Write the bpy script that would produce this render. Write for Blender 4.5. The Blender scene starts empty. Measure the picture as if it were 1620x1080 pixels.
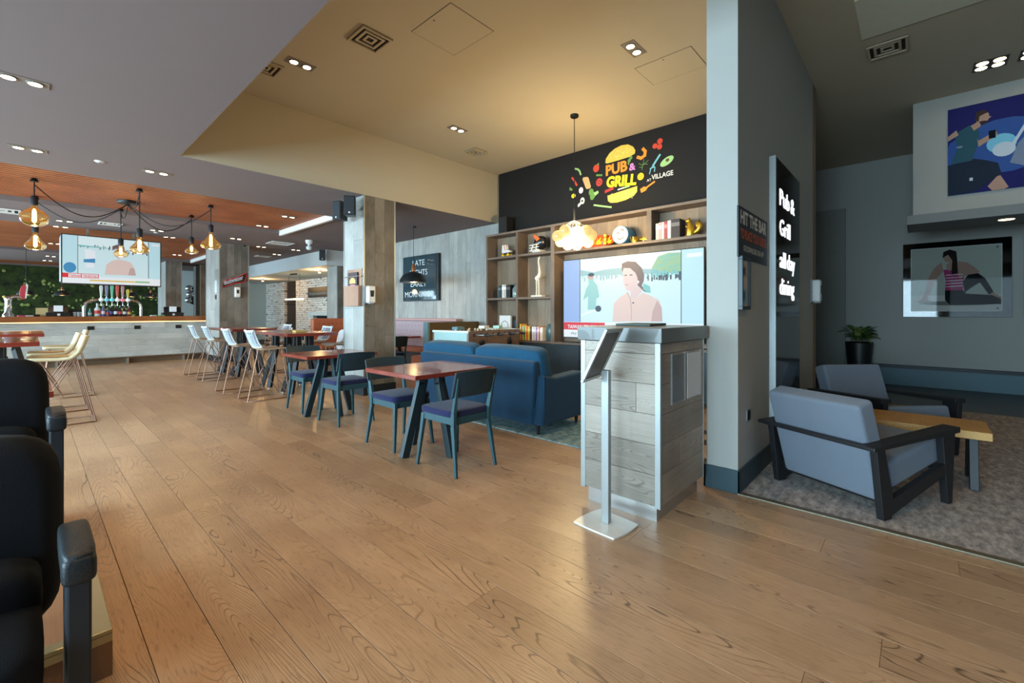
import bpy, bmesh, math, random
from mathutils import Vector, Matrix, Euler
random.seed(7)
PI = math.pi
scn = bpy.context.scene
C = scn.collection

# ------------------------------------------------------------------ camera, world, daylight, exposure
cam_d = bpy.data.cameras.new('camera'); cam = bpy.data.objects.new('camera', cam_d); C.objects.link(cam)
cam_d.sensor_width = 36.0; cam_d.lens = 700.0/1620*36; cam_d.shift_y = -(540-495)/1620; cam_d.clip_start = 0.05
CA = math.radians(42.5)
cam.location = (0, 0, 1.32); cam.rotation_euler = (PI/2, 0, CA-PI/2)
scn.camera = cam

world = bpy.data.worlds.new('world'); scn.world = world; world.use_nodes = True
wn = world.node_tree.nodes; wl = world.node_tree.links
bgn = wn['Background']; bgn.inputs[1].default_value = 0.5
bgn.inputs[0].default_value = (0.42, 0.66, 0.95, 1)

scn.view_settings.view_transform = 'Standard'; scn.view_settings.look = 'None'
scn.view_settings.exposure = 0.0; scn.view_settings.gamma = 1.0; scn.view_settings.use_curve_mapping = False

scn.cycles.max_bounces = 7; scn.cycles.diffuse_bounces = 3; scn.cycles.glossy_bounces = 3; scn.cycles.transmission_bounces = 4; scn.cycles.transparent_max_bounces = 8
scn.cycles.adaptive_threshold = 0.04; scn.cycles.sample_clamp_indirect = 6.0

DAY = (0.58, 0.84, 1.0); WARM = (1.0, 0.62, 0.26)
def light(name, typ, loc, energy, color, parent=None, **kw):
    d = bpy.data.lights.new(name, typ); d.energy = energy; d.color = color
    for k, v in kw.items(): setattr(d, k, v)
    o = bpy.data.objects.new(name, d); C.objects.link(o); o.location = loc
    if parent: o.parent = parent
    return o
def window_light(y, w, h=2.2, z=1.65, e=100):           # daylight entering at a window of the left wall
    o = light('window_daylight', 'AREA', (-4.38, y, z), e, DAY, shape='RECTANGLE', size=w, size_y=h, spread=math.radians(140))
    o.rotation_euler = (PI/2-math.radians(16), 0, -PI/2)      # skylight falls slightly downwards
WINDOWS = [(-2.2, 2.4), (0.6, 2.4), (3.4, 2.4), (6.2, 2.4), (9.0, 2.4), (12.0, 2.4), (15.5, 2.4), (19.0, 2.4), (22.5, 2.4)]
for i, (y, w) in enumerate(WINDOWS): window_light(y, w, e=(40, 330, 290, 310, 300, 260, 240, 240, 240)[i])

# ------------------------------------------------------------------ helpers
def S(r, g, b):
    f = lambda v: (v/255/12.92) if v/255 <= 0.04045 else ((v/255+0.055)/1.055)**2.4
    return (f(r), f(g), f(b), 1.0)
MC = {}
def nodes_of(name):
    m = bpy.data.materials.new(name); m.use_nodes = True
    nt = m.node_tree; return m, nt.nodes, nt.links, nt.nodes['Principled BSDF']
def M(name, col=None, rough=0.5, metal=0.0, emit=0.0, ecol=None, coat=0.0, trans=0.0, ior=1.45, var=0.06, nscale=18.0, bump=0.0, bscale=200.0, sheen=0.0, alpha=1.0, spec=0.5):
    """plain procedural material: colour broken up a little by noise, optional fine relief"""
    if name in MC: return MC[name]
    m, n, l, b = nodes_of(name); MC[name] = m
    b.inputs['Roughness'].default_value = rough; b.inputs['Metallic'].default_value = metal
    b.inputs['Coat Weight'].default_value = coat; b.inputs['Transmission Weight'].default_value = trans
    b.inputs['IOR'].default_value = ior; b.inputs['Sheen Weight'].default_value = sheen; b.inputs['Alpha'].default_value = alpha; b.inputs['Specular IOR Level'].default_value = spec
    tc = n.new('ShaderNodeTexCoord')
    if var > 0:
        no = n.new('ShaderNodeTexNoise'); no.inputs['Scale'].default_value = nscale; no.inputs['Detail'].default_value = 3
        l.new(tc.outputs['Object'], no.inputs['Vector'])
        mx = n.new('ShaderNodeMix'); mx.data_type = 'RGBA'
        mx.inputs[6].default_value = tuple(c*(1-var) for c in col[:3])+(1,); mx.inputs[7].default_value = tuple(min(1, c*(1+var)) for c in col[:3])+(1,)
        l.new(no.outputs['Fac'], mx.inputs[0]); l.new(mx.outputs[2], b.inputs['Base Color'])
    else: b.inputs['Base Color'].default_value = col
    if bump > 0:
        nb = n.new('ShaderNodeTexNoise'); nb.inputs['Scale'].default_value = bscale; nb.inputs['Detail'].default_value = 2
        l.new(tc.outputs['Object'], nb.inputs['Vector'])
        bp = n.new('ShaderNodeBump'); bp.inputs['Strength'].default_value = bump; bp.inputs['Distance'].default_value = 0.01
        l.new(nb.outputs['Fac'], bp.inputs['Height']); l.new(bp.outputs['Normal'], b.inputs['Normal'])
    if emit > 0:
        if var == 0 and not trans and alpha == 1: b.inputs['Base Color'].default_value = tuple(c*0.25 for c in col[:3])+(1,)
        m.cycles.emission_sampling = 'NONE' if emit < 4.9 or emit > 5.1 else 'AUTO'
        b.inputs['Emission Color'].default_value = ecol or col; b.inputs['Emission Strength'].default_value = emit
    return m
def wood(name, c1, c2, dark, axis='Y', rings=26.0, wide=3.2, along=0.45, line=0.35, rough=0.5, coat=0.0, rnd=0.18, bump=0.25, fine=0.5, pores=0.0, thin=0.16):
    """grained timber; axis is the direction the grain runs; each board takes its own offset and tone"""
    if name in MC: return MC[name]
    m, n, l, b = nodes_of(name); MC[name] = m
    tc = n.new('ShaderNodeTexCoord'); oi = n.new('ShaderNodeObjectInfo')
    mul = n.new('ShaderNodeMath'); mul.operation = 'MULTIPLY'; mul.inputs[1].default_value = 61.7; l.new(oi.outputs['Random'], mul.inputs[0])
    add = n.new('ShaderNodeVectorMath'); add.operation = 'ADD'; l.new(tc.outputs['Object'], add.inputs[0]); l.new(mul.outputs[0], add.inputs[1])
    def stretched(a, w):
        mp = n.new('ShaderNodeMapping'); sc = [w, w, w]; sc['XYZ'.index(axis)] = a
        mp.inputs['Scale'].default_value = sc; l.new(add.outputs[0], mp.inputs['Vector']); return mp
    mp = stretched(along, wide)
    no = n.new('ShaderNodeTexNoise'); no.inputs['Scale'].default_value = 1.0; no.inputs['Detail'].default_value = 1.5; no.inputs['Distortion'].default_value = 0.25
    l.new(mp.outputs[0], no.inputs['Vector'])
    mr = n.new('ShaderNodeMath'); mr.operation = 'MULTIPLY'; mr.inputs[1].default_value = rings; l.new(no.outputs['Fac'], mr.inputs[0])
    fr = n.new('ShaderNodeMath'); fr.operation = 'PINGPONG'; fr.inputs[1].default_value = 0.5; l.new(mr.outputs[0], fr.inputs[0])
    rp = n.new('ShaderNodeValToRGB'); rp.color_ramp.elements[0].position = 0.02; rp.color_ramp.elements[0].color = (1, 1, 1, 1)
    rp.color_ramp.elements[1].position = thin; rp.color_ramp.elements[1].color = (0, 0, 0, 1); l.new(fr.outputs[0], rp.inputs[0])
    mf = stretched(3.0, 160.0); nf = n.new('ShaderNodeTexNoise'); nf.inputs['Scale'].default_value = 1.0; nf.inputs['Detail'].default_value = 3; l.new(mf.outputs[0], nf.inputs['Vector'])
    # broken up lines: only where the pores are open
    lm = n.new('ShaderNodeMath'); lm.operation = 'MULTIPLY'; l.new(rp.outputs[0], lm.inputs[0]); l.new(nf.outputs['Fac'], lm.inputs[1])
    mk = n.new('ShaderNodeTexNoise'); mk.inputs['Scale'].default_value = 1.0; mk.inputs['Detail'].default_value = 1; mm_ = stretched(0.8, 3.0); l.new(mm_.outputs[0], mk.inputs['Vector'])
    mkr = n.new('ShaderNodeMapRange'); mkr.inputs[1].default_value = 0.40; mkr.inputs[2].default_value = 0.62; mkr.inputs[3].default_value = 0.15; mkr.inputs[4].default_value = 1.0; l.new(mk.outputs['Fac'], mkr.inputs[0])
    lk = n.new('ShaderNodeMath'); lk.operation = 'MULTIPLY'; l.new(lm.outputs[0], lk.inputs[0]); l.new(mkr.outputs[0], lk.inputs[1])
    ls = n.new('ShaderNodeMath'); ls.operation = 'MULTIPLY'; ls.inputs[1].default_value = line*2; l.new(lk.outputs[0], ls.inputs[0]); ls.use_clamp = True
    if pores > 0:                                # open dark pores between the growth rings
        mq = stretched(14.0, 150.0); nq = n.new('ShaderNodeTexNoise'); nq.inputs['Scale'].default_value = 1.0; nq.inputs['Detail'].default_value = 1; l.new(mq.outputs[0], nq.inputs['Vector'])
        rq = n.new('ShaderNodeMapRange'); rq.inputs[1].default_value = 0.60; rq.inputs[2].default_value = 0.72; rq.inputs[4].default_value = pores; l.new(nq.outputs['Fac'], rq.inputs[0])
        mxq = n.new('ShaderNodeMath'); mxq.operation = 'MAXIMUM'; l.new(ls.outputs[0], mxq.inputs[0]); l.new(rq.outputs[0], mxq.inputs[1]); ls = mxq
    bl = n.new('ShaderNodeTexNoise'); bl.inputs['Scale'].default_value = 1.6; bl.inputs['Detail'].default_value = 4; l.new(add.outputs[0], bl.inputs['Vector'])
    bm_ = n.new('ShaderNodeMath'); bm_.operation = 'MULTIPLY_ADD'; bm_.inputs[1].default_value = fine; l.new(nf.outputs['Fac'], bm_.inputs[0])
    sub = n.new('ShaderNodeMath'); sub.operation = 'SUBTRACT'; sub.inputs[1].default_value = fine*0.5; l.new(bl.outputs['Fac'], sub.inputs[0]); l.new(sub.outputs[0], bm_.inputs[2])
    r2 = n.new('ShaderNodeValToRGB'); r2.color_ramp.elements[0].position = 0.32; r2.color_ramp.elements[0].color = c1; r2.color_ramp.elements[1].position = 0.68; r2.color_ramp.elements[1].color = c2
    l.new(bm_.outputs[0], r2.inputs[0])
    mx = n.new('ShaderNodeMix'); mx.data_type = 'RGBA'; l.new(ls.outputs[0], mx.inputs[0]); l.new(r2.outputs[0], mx.inputs[6]); mx.inputs[7].default_value = dark
    hs = n.new('ShaderNodeHueSaturation'); mv = n.new('ShaderNodeMath'); mv.operation = 'MULTIPLY_ADD'; mv.inputs[1].default_value = rnd*2; mv.inputs[2].default_value = 1-rnd
    l.new(oi.outputs['Random'], mv.inputs[0]); l.new(mv.outputs[0], hs.inputs['Value']); l.new(mx.outputs[2], hs.inputs['Color']); l.new(hs.outputs[0], b.inputs['Base Color'])
    b.inputs['Roughness'].default_value = rough; b.inputs['Coat Weight'].default_value = coat
    bp = n.new('ShaderNodeBump'); bp.inputs['Strength'].default_value = bump; bp.inputs['Distance'].default_value = 0.002; bp.invert = True
    l.new(ls.outputs[0], bp.inputs['Height']); l.new(bp.outputs['Normal'], b.inputs['Normal'])
    return m

class MB:
    """collects shapes and links them as ONE mesh object"""
    def __init__(s): s.v = []; s.f = []; s.m = []; s.sm = []
    def add(s, vs, fs, mi=0, smooth=False):
        o = len(s.v); s.v += [tuple(v) for v in vs]
        for f in fs: s.f.append(tuple(i+o for i in f)); s.m.append(mi); s.sm.append(smooth)
        return s
    def box(s, x0, y0, z0, x1, y1, z1, mi=0):
        x0, x1 = min(x0, x1), max(x0, x1); y0, y1 = min(y0, y1), max(y0, y1); z0, z1 = min(z0, z1), max(z0, z1)
        return s.add([(x0,y0,z0),(x1,y0,z0),(x1,y1,z0),(x0,y1,z0),(x0,y0,z1),(x1,y0,z1),(x1,y1,z1),(x0,y1,z1)],
                     [(0,3,2,1),(4,5,6,7),(0,1,5,4),(1,2,6,5),(2,3,7,6),(3,0,4,7)], mi)
    def cbox(s, c, d, mi=0): return s.box(c[0]-d[0]/2, c[1]-d[1]/2, c[2]-d[2]/2, c[0]+d[0]/2, c[1]+d[1]/2, c[2]+d[2]/2, mi)
    def hexa(s, bot, top, mi=0):           # two quads, corner to corner
        return s.add(list(bot)+list(top), [(3,2,1,0),(4,5,6,7),(0,1,5,4),(1,2,6,5),(2,3,7,6),(3,0,4,7)], mi)
    def bar(s, a, b, w, h, mi=0, up=(0,0,1), w2=None, h2=None):
        a = Vector(a); b = Vector(b); d = (b-a).normalized(); u = Vector(up)
        if abs(d.dot(u)) > 0.98: u = Vector((0,1,0))
        r = d.cross(u).normalized(); u = r.cross(d).normalized()
        w2 = w if w2 is None else w2; h2 = h if h2 is None else h2
        q = lambda p, W, Hh: [p-r*W/2-u*Hh/2, p+r*W/2-u*Hh/2, p+r*W/2+u*Hh/2, p-r*W/2+u*Hh/2]
        return s.hexa(q(a, w, h), q(b, w2, h2), mi)
    def tube(s, pts, r, n=8, mi=0, closed=False, cap=True):
        P = [Vector(p) for p in pts]; N = len(P); rr = r if isinstance(r, (list, tuple)) else [r]*N
        vs = []; fs = []; pu = None
        for i, p in enumerate(P):
            if closed: t = (P[(i+1) % N]-P[i-1])
            else: t = P[min(i+1, N-1)]-P[max(i-1, 0)]
            t = t.normalized() if t.length > 1e-9 else Vector((0,0,1))
            if pu is None: pu = Vector((0,0,1)) if abs(t.z) < 0.9 else Vector((1,0,0))
            u = (pu-t*pu.dot(t)); u = u.normalized() if u.length > 1e-6 else t.orthogonal().normalized()
            pu = u; w = t.cross(u)
            for k in range(n): a = 2*PI*k/n; vs.append(p+(u*math.cos(a)+w*math.sin(a))*rr[i])
        for i in range(N if closed else N-1):
            j = (i+1) % N
            for k in range(n): fs.append((i*n+k, i*n+(k+1) % n, j*n+(k+1) % n, j*n+k))
        s.add(vs, fs, mi, True)
        if cap and not closed: s.add([vs[k] for k in range(n)], [tuple(range(n))[::-1]], mi); s.add([vs[(N-1)*n+k] for k in range(n)], [tuple(range(n))], mi)
        return s
    def lathe(s, prof, n=20, c=(0,0,0), mi=0, smooth=True, axis='Z'):
        vs = []; fs = []
        for r, z in prof:
            for k in range(n):
                a = 2*PI*k/n; p = (r*math.cos(a), r*math.sin(a), z)
                if axis == 'X': p = (p[2], p[0], p[1])
                if axis == 'Y': p = (p[0], p[2], p[1])
                vs.append((p[0]+c[0], p[1]+c[1], p[2]+c[2]))
        for i in range(len(prof)-1):
            for k in range(n): fs.append((i*n+k, i*n+(k+1) % n, (i+1)*n+(k+1) % n, (i+1)*n+k))
        s.add(vs, fs, mi, smooth); L = len(prof)-1
        if prof[0][0] > 1e-5: s.add(vs[:n], [tuple(range(n))[::-1]], mi)
        if prof[L][0] > 1e-5: s.add(vs[L*n:], [tuple(range(n))], mi)
        return s
    def ball(s, c, r, n=14, m=9, sc=(1,1,1), mi=0):
        vs = []; fs = []
        for i in range(m+1):
            t = PI*i/m
            for k in range(n): a = 2*PI*k/n; vs.append((c[0]+r*sc[0]*math.sin(t)*math.cos(a), c[1]+r*sc[1]*math.sin(t)*math.sin(a), c[2]-r*sc[2]*math.cos(t)))
        for i in range(m):
            for k in range(n): fs.append((i*n+k, i*n+(k+1) % n, (i+1)*n+(k+1) % n, (i+1)*n+k))
        return s.add(vs, fs, mi, True)
    def prism(s, poly, a0, a1, axis='X', mi=0):   # polygon in the two other axes, extruded along axis
        n = len(poly); mk = {'X': lambda p, a: (a, p[0], p[1]), 'Y': lambda p, a: (p[0], a, p[1]), 'Z': lambda p, a: (p[0], p[1], a)}[axis]
        vs = [mk(p, a0) for p in poly]+[mk(p, a1) for p in poly]
        fs = [tuple(range(n))[::-1], tuple(range(n, 2*n))]+[(i, (i+1) % n, n+(i+1) % n, n+i) for i in range(n)]
        return s.add(vs, fs, mi)
    def soft(s, x0, y0, z0, x1, y1, z1, bulge=0.03, n=8, mi=0, p=5.0):
        """a cushion: superellipsoid-like box with bulging faces"""
        c = ((x0+x1)/2, (y0+y1)/2, (z0+z1)/2); h = ((x1-x0)/2, (y1-y0)/2, (z1-z0)/2)
        vs = []; fs = []; N = 24; Mr = 14
        sg = lambda v, e: math.copysign(abs(v)**e, v)
        e = 2/p
        for i in range(Mr+1):
            t = -PI/2+PI*i/Mr
            for k in range(N):
                a = 2*PI*k/N
                X = sg(math.cos(t), e)*sg(math.cos(a), e); Y = sg(math.cos(t), e)*sg(math.sin(a), e); Z = sg(math.sin(t), e)
                vs.append((c[0]+h[0]*X, c[1]+h[1]*Y, c[2]+h[2]*Z*(1+bulge*(1-X*X)*(1-Y*Y))))
        for i in range(Mr):
            for k in range(N): fs.append((i*N+k, i*N+(k+1) % N, (i+1)*N+(k+1) % N, (i+1)*N+k))
        return s.add(vs, fs, mi, True)
    def xf(s, mat):
        s.v = [tuple(mat @ Vector(v)) for v in s.v]; return s
    def mesh(s, name, mats):
        me = bpy.data.meshes.new(name); me.from_pydata(s.v, [], s.f)
        for m in (mats if isinstance(mats, (list, tuple)) else [mats]): me.materials.append(m)
        me.polygons.foreach_set('material_index', s.m); me.polygons.foreach_set('use_smooth', s.sm)
        me.update(); return me
    def build(s, name, mats, parent=None, bevel=0.0, seg=2, loc=None, rot=None):
        return link(name, s.mesh(name, mats), parent, bevel, seg, loc, rot)
def link(name, me, parent=None, bevel=0.0, seg=2, loc=None, rot=None):
    o = bpy.data.objects.new(name, me); C.objects.link(o); o.parent = parent
    if loc: o.location = loc
    if rot: o.rotation_euler = rot
    if bevel > 0:
        b = o.modifiers.new('bevel', 'BEVEL'); b.width = bevel; b.segments = seg; b.limit_method = 'ANGLE'; b.angle_limit = math.radians(40)
    return o
def tag(o, label=None, cat=None, group=None, kind=None):
    if label: o['label'] = label
    if cat: o['category'] = cat
    if group: o['group'] = group
    if kind: o['kind'] = kind
    return o
def thing(name, label, cat, loc=(0,0,0), rotz=0.0, group=None):
    o = bpy.data.objects.new(name, None); C.objects.link(o); o.empty_display_size = 0.1
    o.location = loc; o.rotation_euler = (0, 0, rotz); return tag(o, label, cat, group)
def copy_tree(o, parent=None):
    c = o.copy(); C.objects.link(c); c.parent = parent
    for ch in o.children: copy_tree(ch, c)
    return c
def place(src, first, loc, rotz, label, group=None):
    o = src if first else copy_tree(src)
    o.location = loc; o.rotation_euler = (0, 0, rotz); o['label'] = label
    if group: o['group'] = group
    return o
def struct(o, label, cat=None): return tag(o, label, cat, kind='structure')
FACE_X = Matrix(((0,0,-1,0),(-1,0,0,0),(0,1,0,0),(0,0,0,1)))     # drawing (u right, v up) on a wall that faces -X
FACE_Y = Matrix(((1,0,0,0),(0,0,-1,0),(0,1,0,0),(0,0,0,1)))      # on a wall that faces -Y
def text_mesh(body, size, bold=0.0, extrude=0.0, align='LEFT', xs=1.0, shear=0.0, spacing=1.0):
    cu = bpy.data.curves.new('lettering', 'FONT'); cu.body = body; cu.size = size; cu.offset = bold*size; cu.extrude = extrude
    cu.align_x = align; cu.align_y = 'BOTTOM_BASELINE'; cu.shear = shear; cu.space_character = spacing; cu.resolution_u = 3
    o = bpy.data.objects.new('lettering', cu); C.objects.link(o)
    bpy.context.view_layer.update()
    me = bpy.data.meshes.new_from_object(o.evaluated_get(bpy.context.evaluated_depsgraph_get()))
    bpy.data.objects.remove(o); bpy.data.curves.remove(cu)
    if xs != 1.0: me.transform(Matrix.Diagonal((xs, 1, 1, 1)))
    me.materials.clear(); return me
def lettering(body, size, mat, face, origin, parent, name='lettering', fit=None, rotd=0.0, **kw):
    """letters on a wall plane; fit = total width the line is set to"""
    me = text_mesh(body, size, **kw)
    if fit and len(me.vertices):
        xs = [v.co.x for v in me.vertices]; w = max(xs)-min(xs); me.transform(Matrix.Translation((-min(xs), 0, 0))); me.transform(Matrix.Diagonal((fit/w, 1, 1, 1)))
    me.transform(Matrix.Translation(origin) @ face @ Matrix.Rotation(math.radians(rotd), 4, 'Z'))
    me.materials.append(mat); me.name = name
    return link(name, me, parent)
def flat(name, polys, mats, face, origin, parent=None, step=0.0012):
    """printed picture: coloured shapes (polygon, material index) one over the other"""
    b = MB(); step = min(step*0.25, 0.004/len(polys))
    for i, (p, mi) in enumerate(polys):
        b.add([(x, y, i*step) for x, y in p], [tuple(range(len(p)))], mi)
    me = b.mesh(name, mats); me.transform(Matrix.Translation(origin) @ face)
    return link(name, me, parent)
def ell(cx, cy, rx, ry, n=18, rot=0.0):
    c, s_ = math.cos(rot), math.sin(rot)
    return [(cx+rx*math.cos(2*PI*k/n)*c-ry*math.sin(2*PI*k/n)*s_, cy+rx*math.cos(2*PI*k/n)*s_+ry*math.sin(2*PI*k/n)*c) for k in range(n)]
def smooth_profile(pr, k=4):
    out = []
    for i in range(len(pr)-1):
        p0 = pr[max(i-1, 0)]; p1 = pr[i]; p2 = pr[i+1]; p3 = pr[min(i+2, len(pr)-1)]
        for j in range(k):
            t = j/k; f = lambda a, b, c, d: 0.5*(2*b+(c-a)*t+(2*a-5*b+4*c-d)*t*t+(3*b-a-3*c+d)*t**3)
            out.append((max(0.0, f(p0[0], p1[0], p2[0], p3[0])), f(p0[1], p1[1], p2[1], p3[1])))
    return out+[pr[-1]]
def rc(x0, y0, x1, y1): return [(x0,y0),(x1,y0),(x1,y1),(x0,y1)]
def line2(pts, w):
    """a stroke of width w through 2-D points, as polygons"""
    out = []
    for (x0, y0), (x1, y1) in zip(pts, pts[1:]):
        dx, dy = x1-x0, y1-y0; L = math.hypot(dx, dy) or 1; nx, ny = -dy/L*w/2, dx/L*w/2; ex, ey = dx/L*w/3, dy/L*w/3
        out.append([(x0-nx-ex, y0-ny-ey), (x1-nx+ex, y1-ny+ey), (x1+nx+ex, y1+ny+ey), (x0+nx-ex, y0+ny-ey)])
    return out
# ------------------------------------------------------------------ shared materials
ceil_m = M('ceiling_paint', S(122,109,108), 0.85, var=0.03, nscale=3)
high_m = M('high_ceiling_paint', S(182,169,146), 0.85, var=0.04, nscale=2)
wall_m = M('grey_wall_paint', S(160,160,155), 0.8, var=0.03, nscale=4, bump=0.05)
black_m = M('black_wall_paint', S(16,13,13), 0.8, var=0.1, nscale=3)
skirt_m = M('dark_teal_skirting_paint', S(44,66,74), 0.5)
white_m = M('white_paint', S(222,222,218), 0.5)
whitepl = M('white_plastic', S(225,226,224), 0.35)
blackpl = M('black_plastic', S(20,21,23), 0.4)
blackmt = M('black_metal', S(22,23,25), 0.45, metal=0.2)
steel_m = M('brushed_steel', S(190,190,188), 0.32, metal=0.9, nscale=60)
alu_m = M('satin_aluminium', S(160,166,166), 0.42, metal=0.6)
gold_m = M('gold_paint', S(212,168,60), 0.3, metal=0.8)
floor_w = wood('oak_floor_boards', S(160,126,95), S(182,147,113), S(68,46,32), 'Y', rings=56, wide=4.2, along=0.5, line=0.75, pores=0.32, thin=0.11, rough=0.33, rnd=0.06, fine=0.6)
clad_v = wood('weathered_oak_upright', S(96,88,78), S(138,130,120), S(48,42,38), 'Z', rings=24, wide=5.0, along=0.7, line=0.35, rough=0.6, rnd=0.16)
clad_h = wood('weathered_oak_level', S(128,118,106), S(162,152,140), S(66,54,46), 'Y', rings=44, wide=6.5, along=0.9, line=0.5, rough=0.55, rnd=0.12)
clad_x = wood('weathered_oak_side', S(128,118,106), S(162,152,140), S(66,54,46), 'X', rings=44, wide=6.5, along=0.9, line=0.5, rough=0.55, rnd=0.12)
pale_v = wood('pale_grey_panelling', S(150,150,146), S(176,176,170), S(104,100,96), 'Z', rings=18, wide=5.0, along=0.5, line=0.25, rough=0.6, rnd=0.10)
barfr = wood('bleached_bar_boards', S(170,168,162), S(200,198,190), S(110,104,98), 'X', rings=18, wide=5.0, along=0.5, line=0.3, rough=0.6, rnd=0.10)
shelf_w = wood('smoked_oak_shelving', S(94,78,66), S(122,104,90), S(54,44,38), 'Z', rings=22, wide=5.0, along=0.6, line=0.3, rough=0.55, rnd=0.08)
redtop = wood('red_brown_table_top', S(114,42,30), S(132,52,38), S(78,28,20), 'X', rings=20, wide=4.0, along=0.5, line=0.2, rough=0.22, coat=0.35, rnd=0.05, bump=0.05)
slat_w = wood('red_cedar_slats', S(150,84,48), S(176,104,62), S(104,56,32), 'X', rings=10, wide=6, along=0.3, line=0.3, rough=0.5, rnd=0.05)
bartop_w = wood('bar_top_timber', S(126,70,36), S(160,96,50), S(84,44,24), 'X', rings=14, wide=5, along=0.3, line=0.3, rough=0.3, rnd=0.03)
lamp_e = M('lit_downlight', S(255,244,214), emit=14.0, ecol=S(255,236,190), var=0)

# ------------------------------------------------------------------ floor
fl = struct(MB().box(-4.5,-5,-0.08, 12,28,-0.006).build('floor', M('floor_joint', S(58,44,34), 0.8)), 'brown oak board floor running through the whole pub')
PW, PL = 0.2025, 2.2
unit = MB(); h = PW/2-0.0013; L = PL/2-0.0006; cbev = 0.0008
unit.add([(-h,-L,-0.006),(h,-L,-0.006),(h,L,-0.006),(-h,L,-0.006),(-h,-L,-cbev),(h,-L,-cbev),(h,L,-cbev),(-h,L,-cbev),
          (-h+cbev,-L+cbev,0),(h-cbev,-L+cbev,0),(h-cbev,L-cbev,0),(-h+cbev,L-cbev,0)],
         [(0,1,5,4),(1,2,6,5),(2,3,7,6),(3,0,4,7),(4,5,9,8),(5,6,10,9),(6,7,11,10),(7,4,8,11),(8,9,10,11)])
unit_me = unit.mesh('plank', floor_w)
spots = []
for i in range(-23, 32):
    x = 0.315+PW*(i+0.5); off = random.uniform(0, PL)
    for j in range(-3, 15):
        y = off+j*PL
        if x > 3.7 and y < 2.2-1.0: continue
        if x > 6.5 or y > 26: continue
        w = x*math.cos(CA)+y*math.sin(CA); r = x*math.sin(CA)-y*math.cos(CA)
        vis = w+1 > 0.5 and abs(r) < 1.25*(w+1.2)+0.3
        spots.append((0 if vis else 1, math.hypot(x, y), x, y))
spots.sort()
rest = MB()
for k, (_, d, x, y) in enumerate(spots):
    if k < 296: link('plank', unit_me, fl, loc=(x, y, 0))
    else: rest.add([(vx+x, vy+y, vz) for vx, vy, vz in unit.v], unit.f)
tag(rest.build('distant_planks', floor_w, fl), kind='stuff')

def carpet_mat(name, cols, sc, stretch):
    m, n, l, b = nodes_of(name); tc = n.new('ShaderNodeTexCoord'); mp = n.new('ShaderNodeMapping'); mp.inputs['Scale'].default_value = stretch
    l.new(tc.outputs['Object'], mp.inputs['Vector'])
    no = n.new('ShaderNodeTexNoise'); no.inputs['Scale'].default_value = sc; no.inputs['Detail'].default_value = 6; no.inputs['Roughness'].default_value = 0.75; l.new(mp.outputs[0], no.inputs['Vector'])
    rp = n.new('ShaderNodeValToRGB'); e = rp.color_ramp.elements; e[0].position = 0.36; e[0].color = cols[0]; e[1].position = 0.64; e[1].color = cols[2]
    k = e.new(0.5); k.color = cols[1]; l.new(no.outputs['Fac'], rp.inputs[0]); l.new(rp.outputs[0], b.inputs['Base Color']); b.inputs['Roughness'].default_value = 0.95
    nb = n.new('ShaderNodeTexNoise'); nb.inputs['Scale'].default_value = 260; l.new(tc.outputs['Object'], nb.inputs['Vector'])
    bp = n.new('ShaderNodeBump'); bp.inputs['Strength'].default_value = 0.5; bp.inputs['Distance'].default_value = 0.004; l.new(nb.outputs['Fac'], bp.inputs['Height']); l.new(bp.outputs[0], b.inputs['Normal'])
    return m
carp = carpet_mat('mottled_carpet', (S(112,105,103), S(152,142,136), S(186,174,166)), 9, (1, 2.2, 1))
struct(MB().box(3.5,-5,-0.05, 8.4,0.97,0.008).box(5.6,0.97,-0.05,6.64,0.975,0.008).build('floor_carpet', carp), 'mottled grey carpet of the lounge corner')
struct(MB().box(8.4,-5,-0.05, 10.85,4,0.004).build('floor_passage', M('dark_vinyl', S(70,74,76), 0.4)), 'dark vinyl passage floor beyond the lounge carpet')
brass = M('metal_floor_trim', S(120,110,92), 0.45, metal=0.6)
struct(MB().box(3.47,-5,0, 3.52,0.965,0.012).build('trim_1', brass, bevel=0.003), 'metal threshold strip between the oak floor and the lounge carpet')
struct(MB().box(8.38,-5,0, 8.44,0.9,0.012).build('trim_2', brass, bevel=0.003), 'bright threshold strip at the far edge of the lounge carpet')

# ------------------------------------------------------------------ ceilings
ZL, ZH = 3.2, 4.2
cl = MB()
for (x0,y0,x1,y1) in ((-4.5,-5,1.22,6.5), (-4.5,6.5,8.2,8.43), (4.05,8.43,8.2,11.17), (-4.5,11.17,8.2,13.7), (4.03,13.7,8.2,19.7), (-4.5,19.7,8.2,23.7), (-4.5,26.0,8.2,27.0), (4.03,23.7,8.2,26.0)):
    cl.box(x0,y0,ZL,x1,y1,ZL+0.13)
cl.box(-4.5,-5,ZL+0.13,1.22,27,ZL+0.17); cl.box(1.22,6.5,ZL+0.13,8.2,27,ZL+0.17)
cl = struct(cl.build('ceiling', ceil_m), 'low grey painted ceiling over the bar and seating')
for (y0, y1, x1) in ((8.43,11.17,4.05), (13.7,19.7,4.03), (23.7,26.0,4.03)):
    sl = MB(); k = y0+0.02
    while k < y1-0.05: sl.box(-4.45,k,ZL+0.072,x1-0.01,k+0.085,ZL+0.10); k += 0.122
    tag(sl.build('slat_panel', slat_w, cl), kind='stuff')
    MB().box(-4.45,y0+0.01,ZL+0.10,x1-0.01,y1-0.01,ZL+0.125).build('recess_lining', M('recess_lining', S(58,34,22), 0.9), cl)
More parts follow.
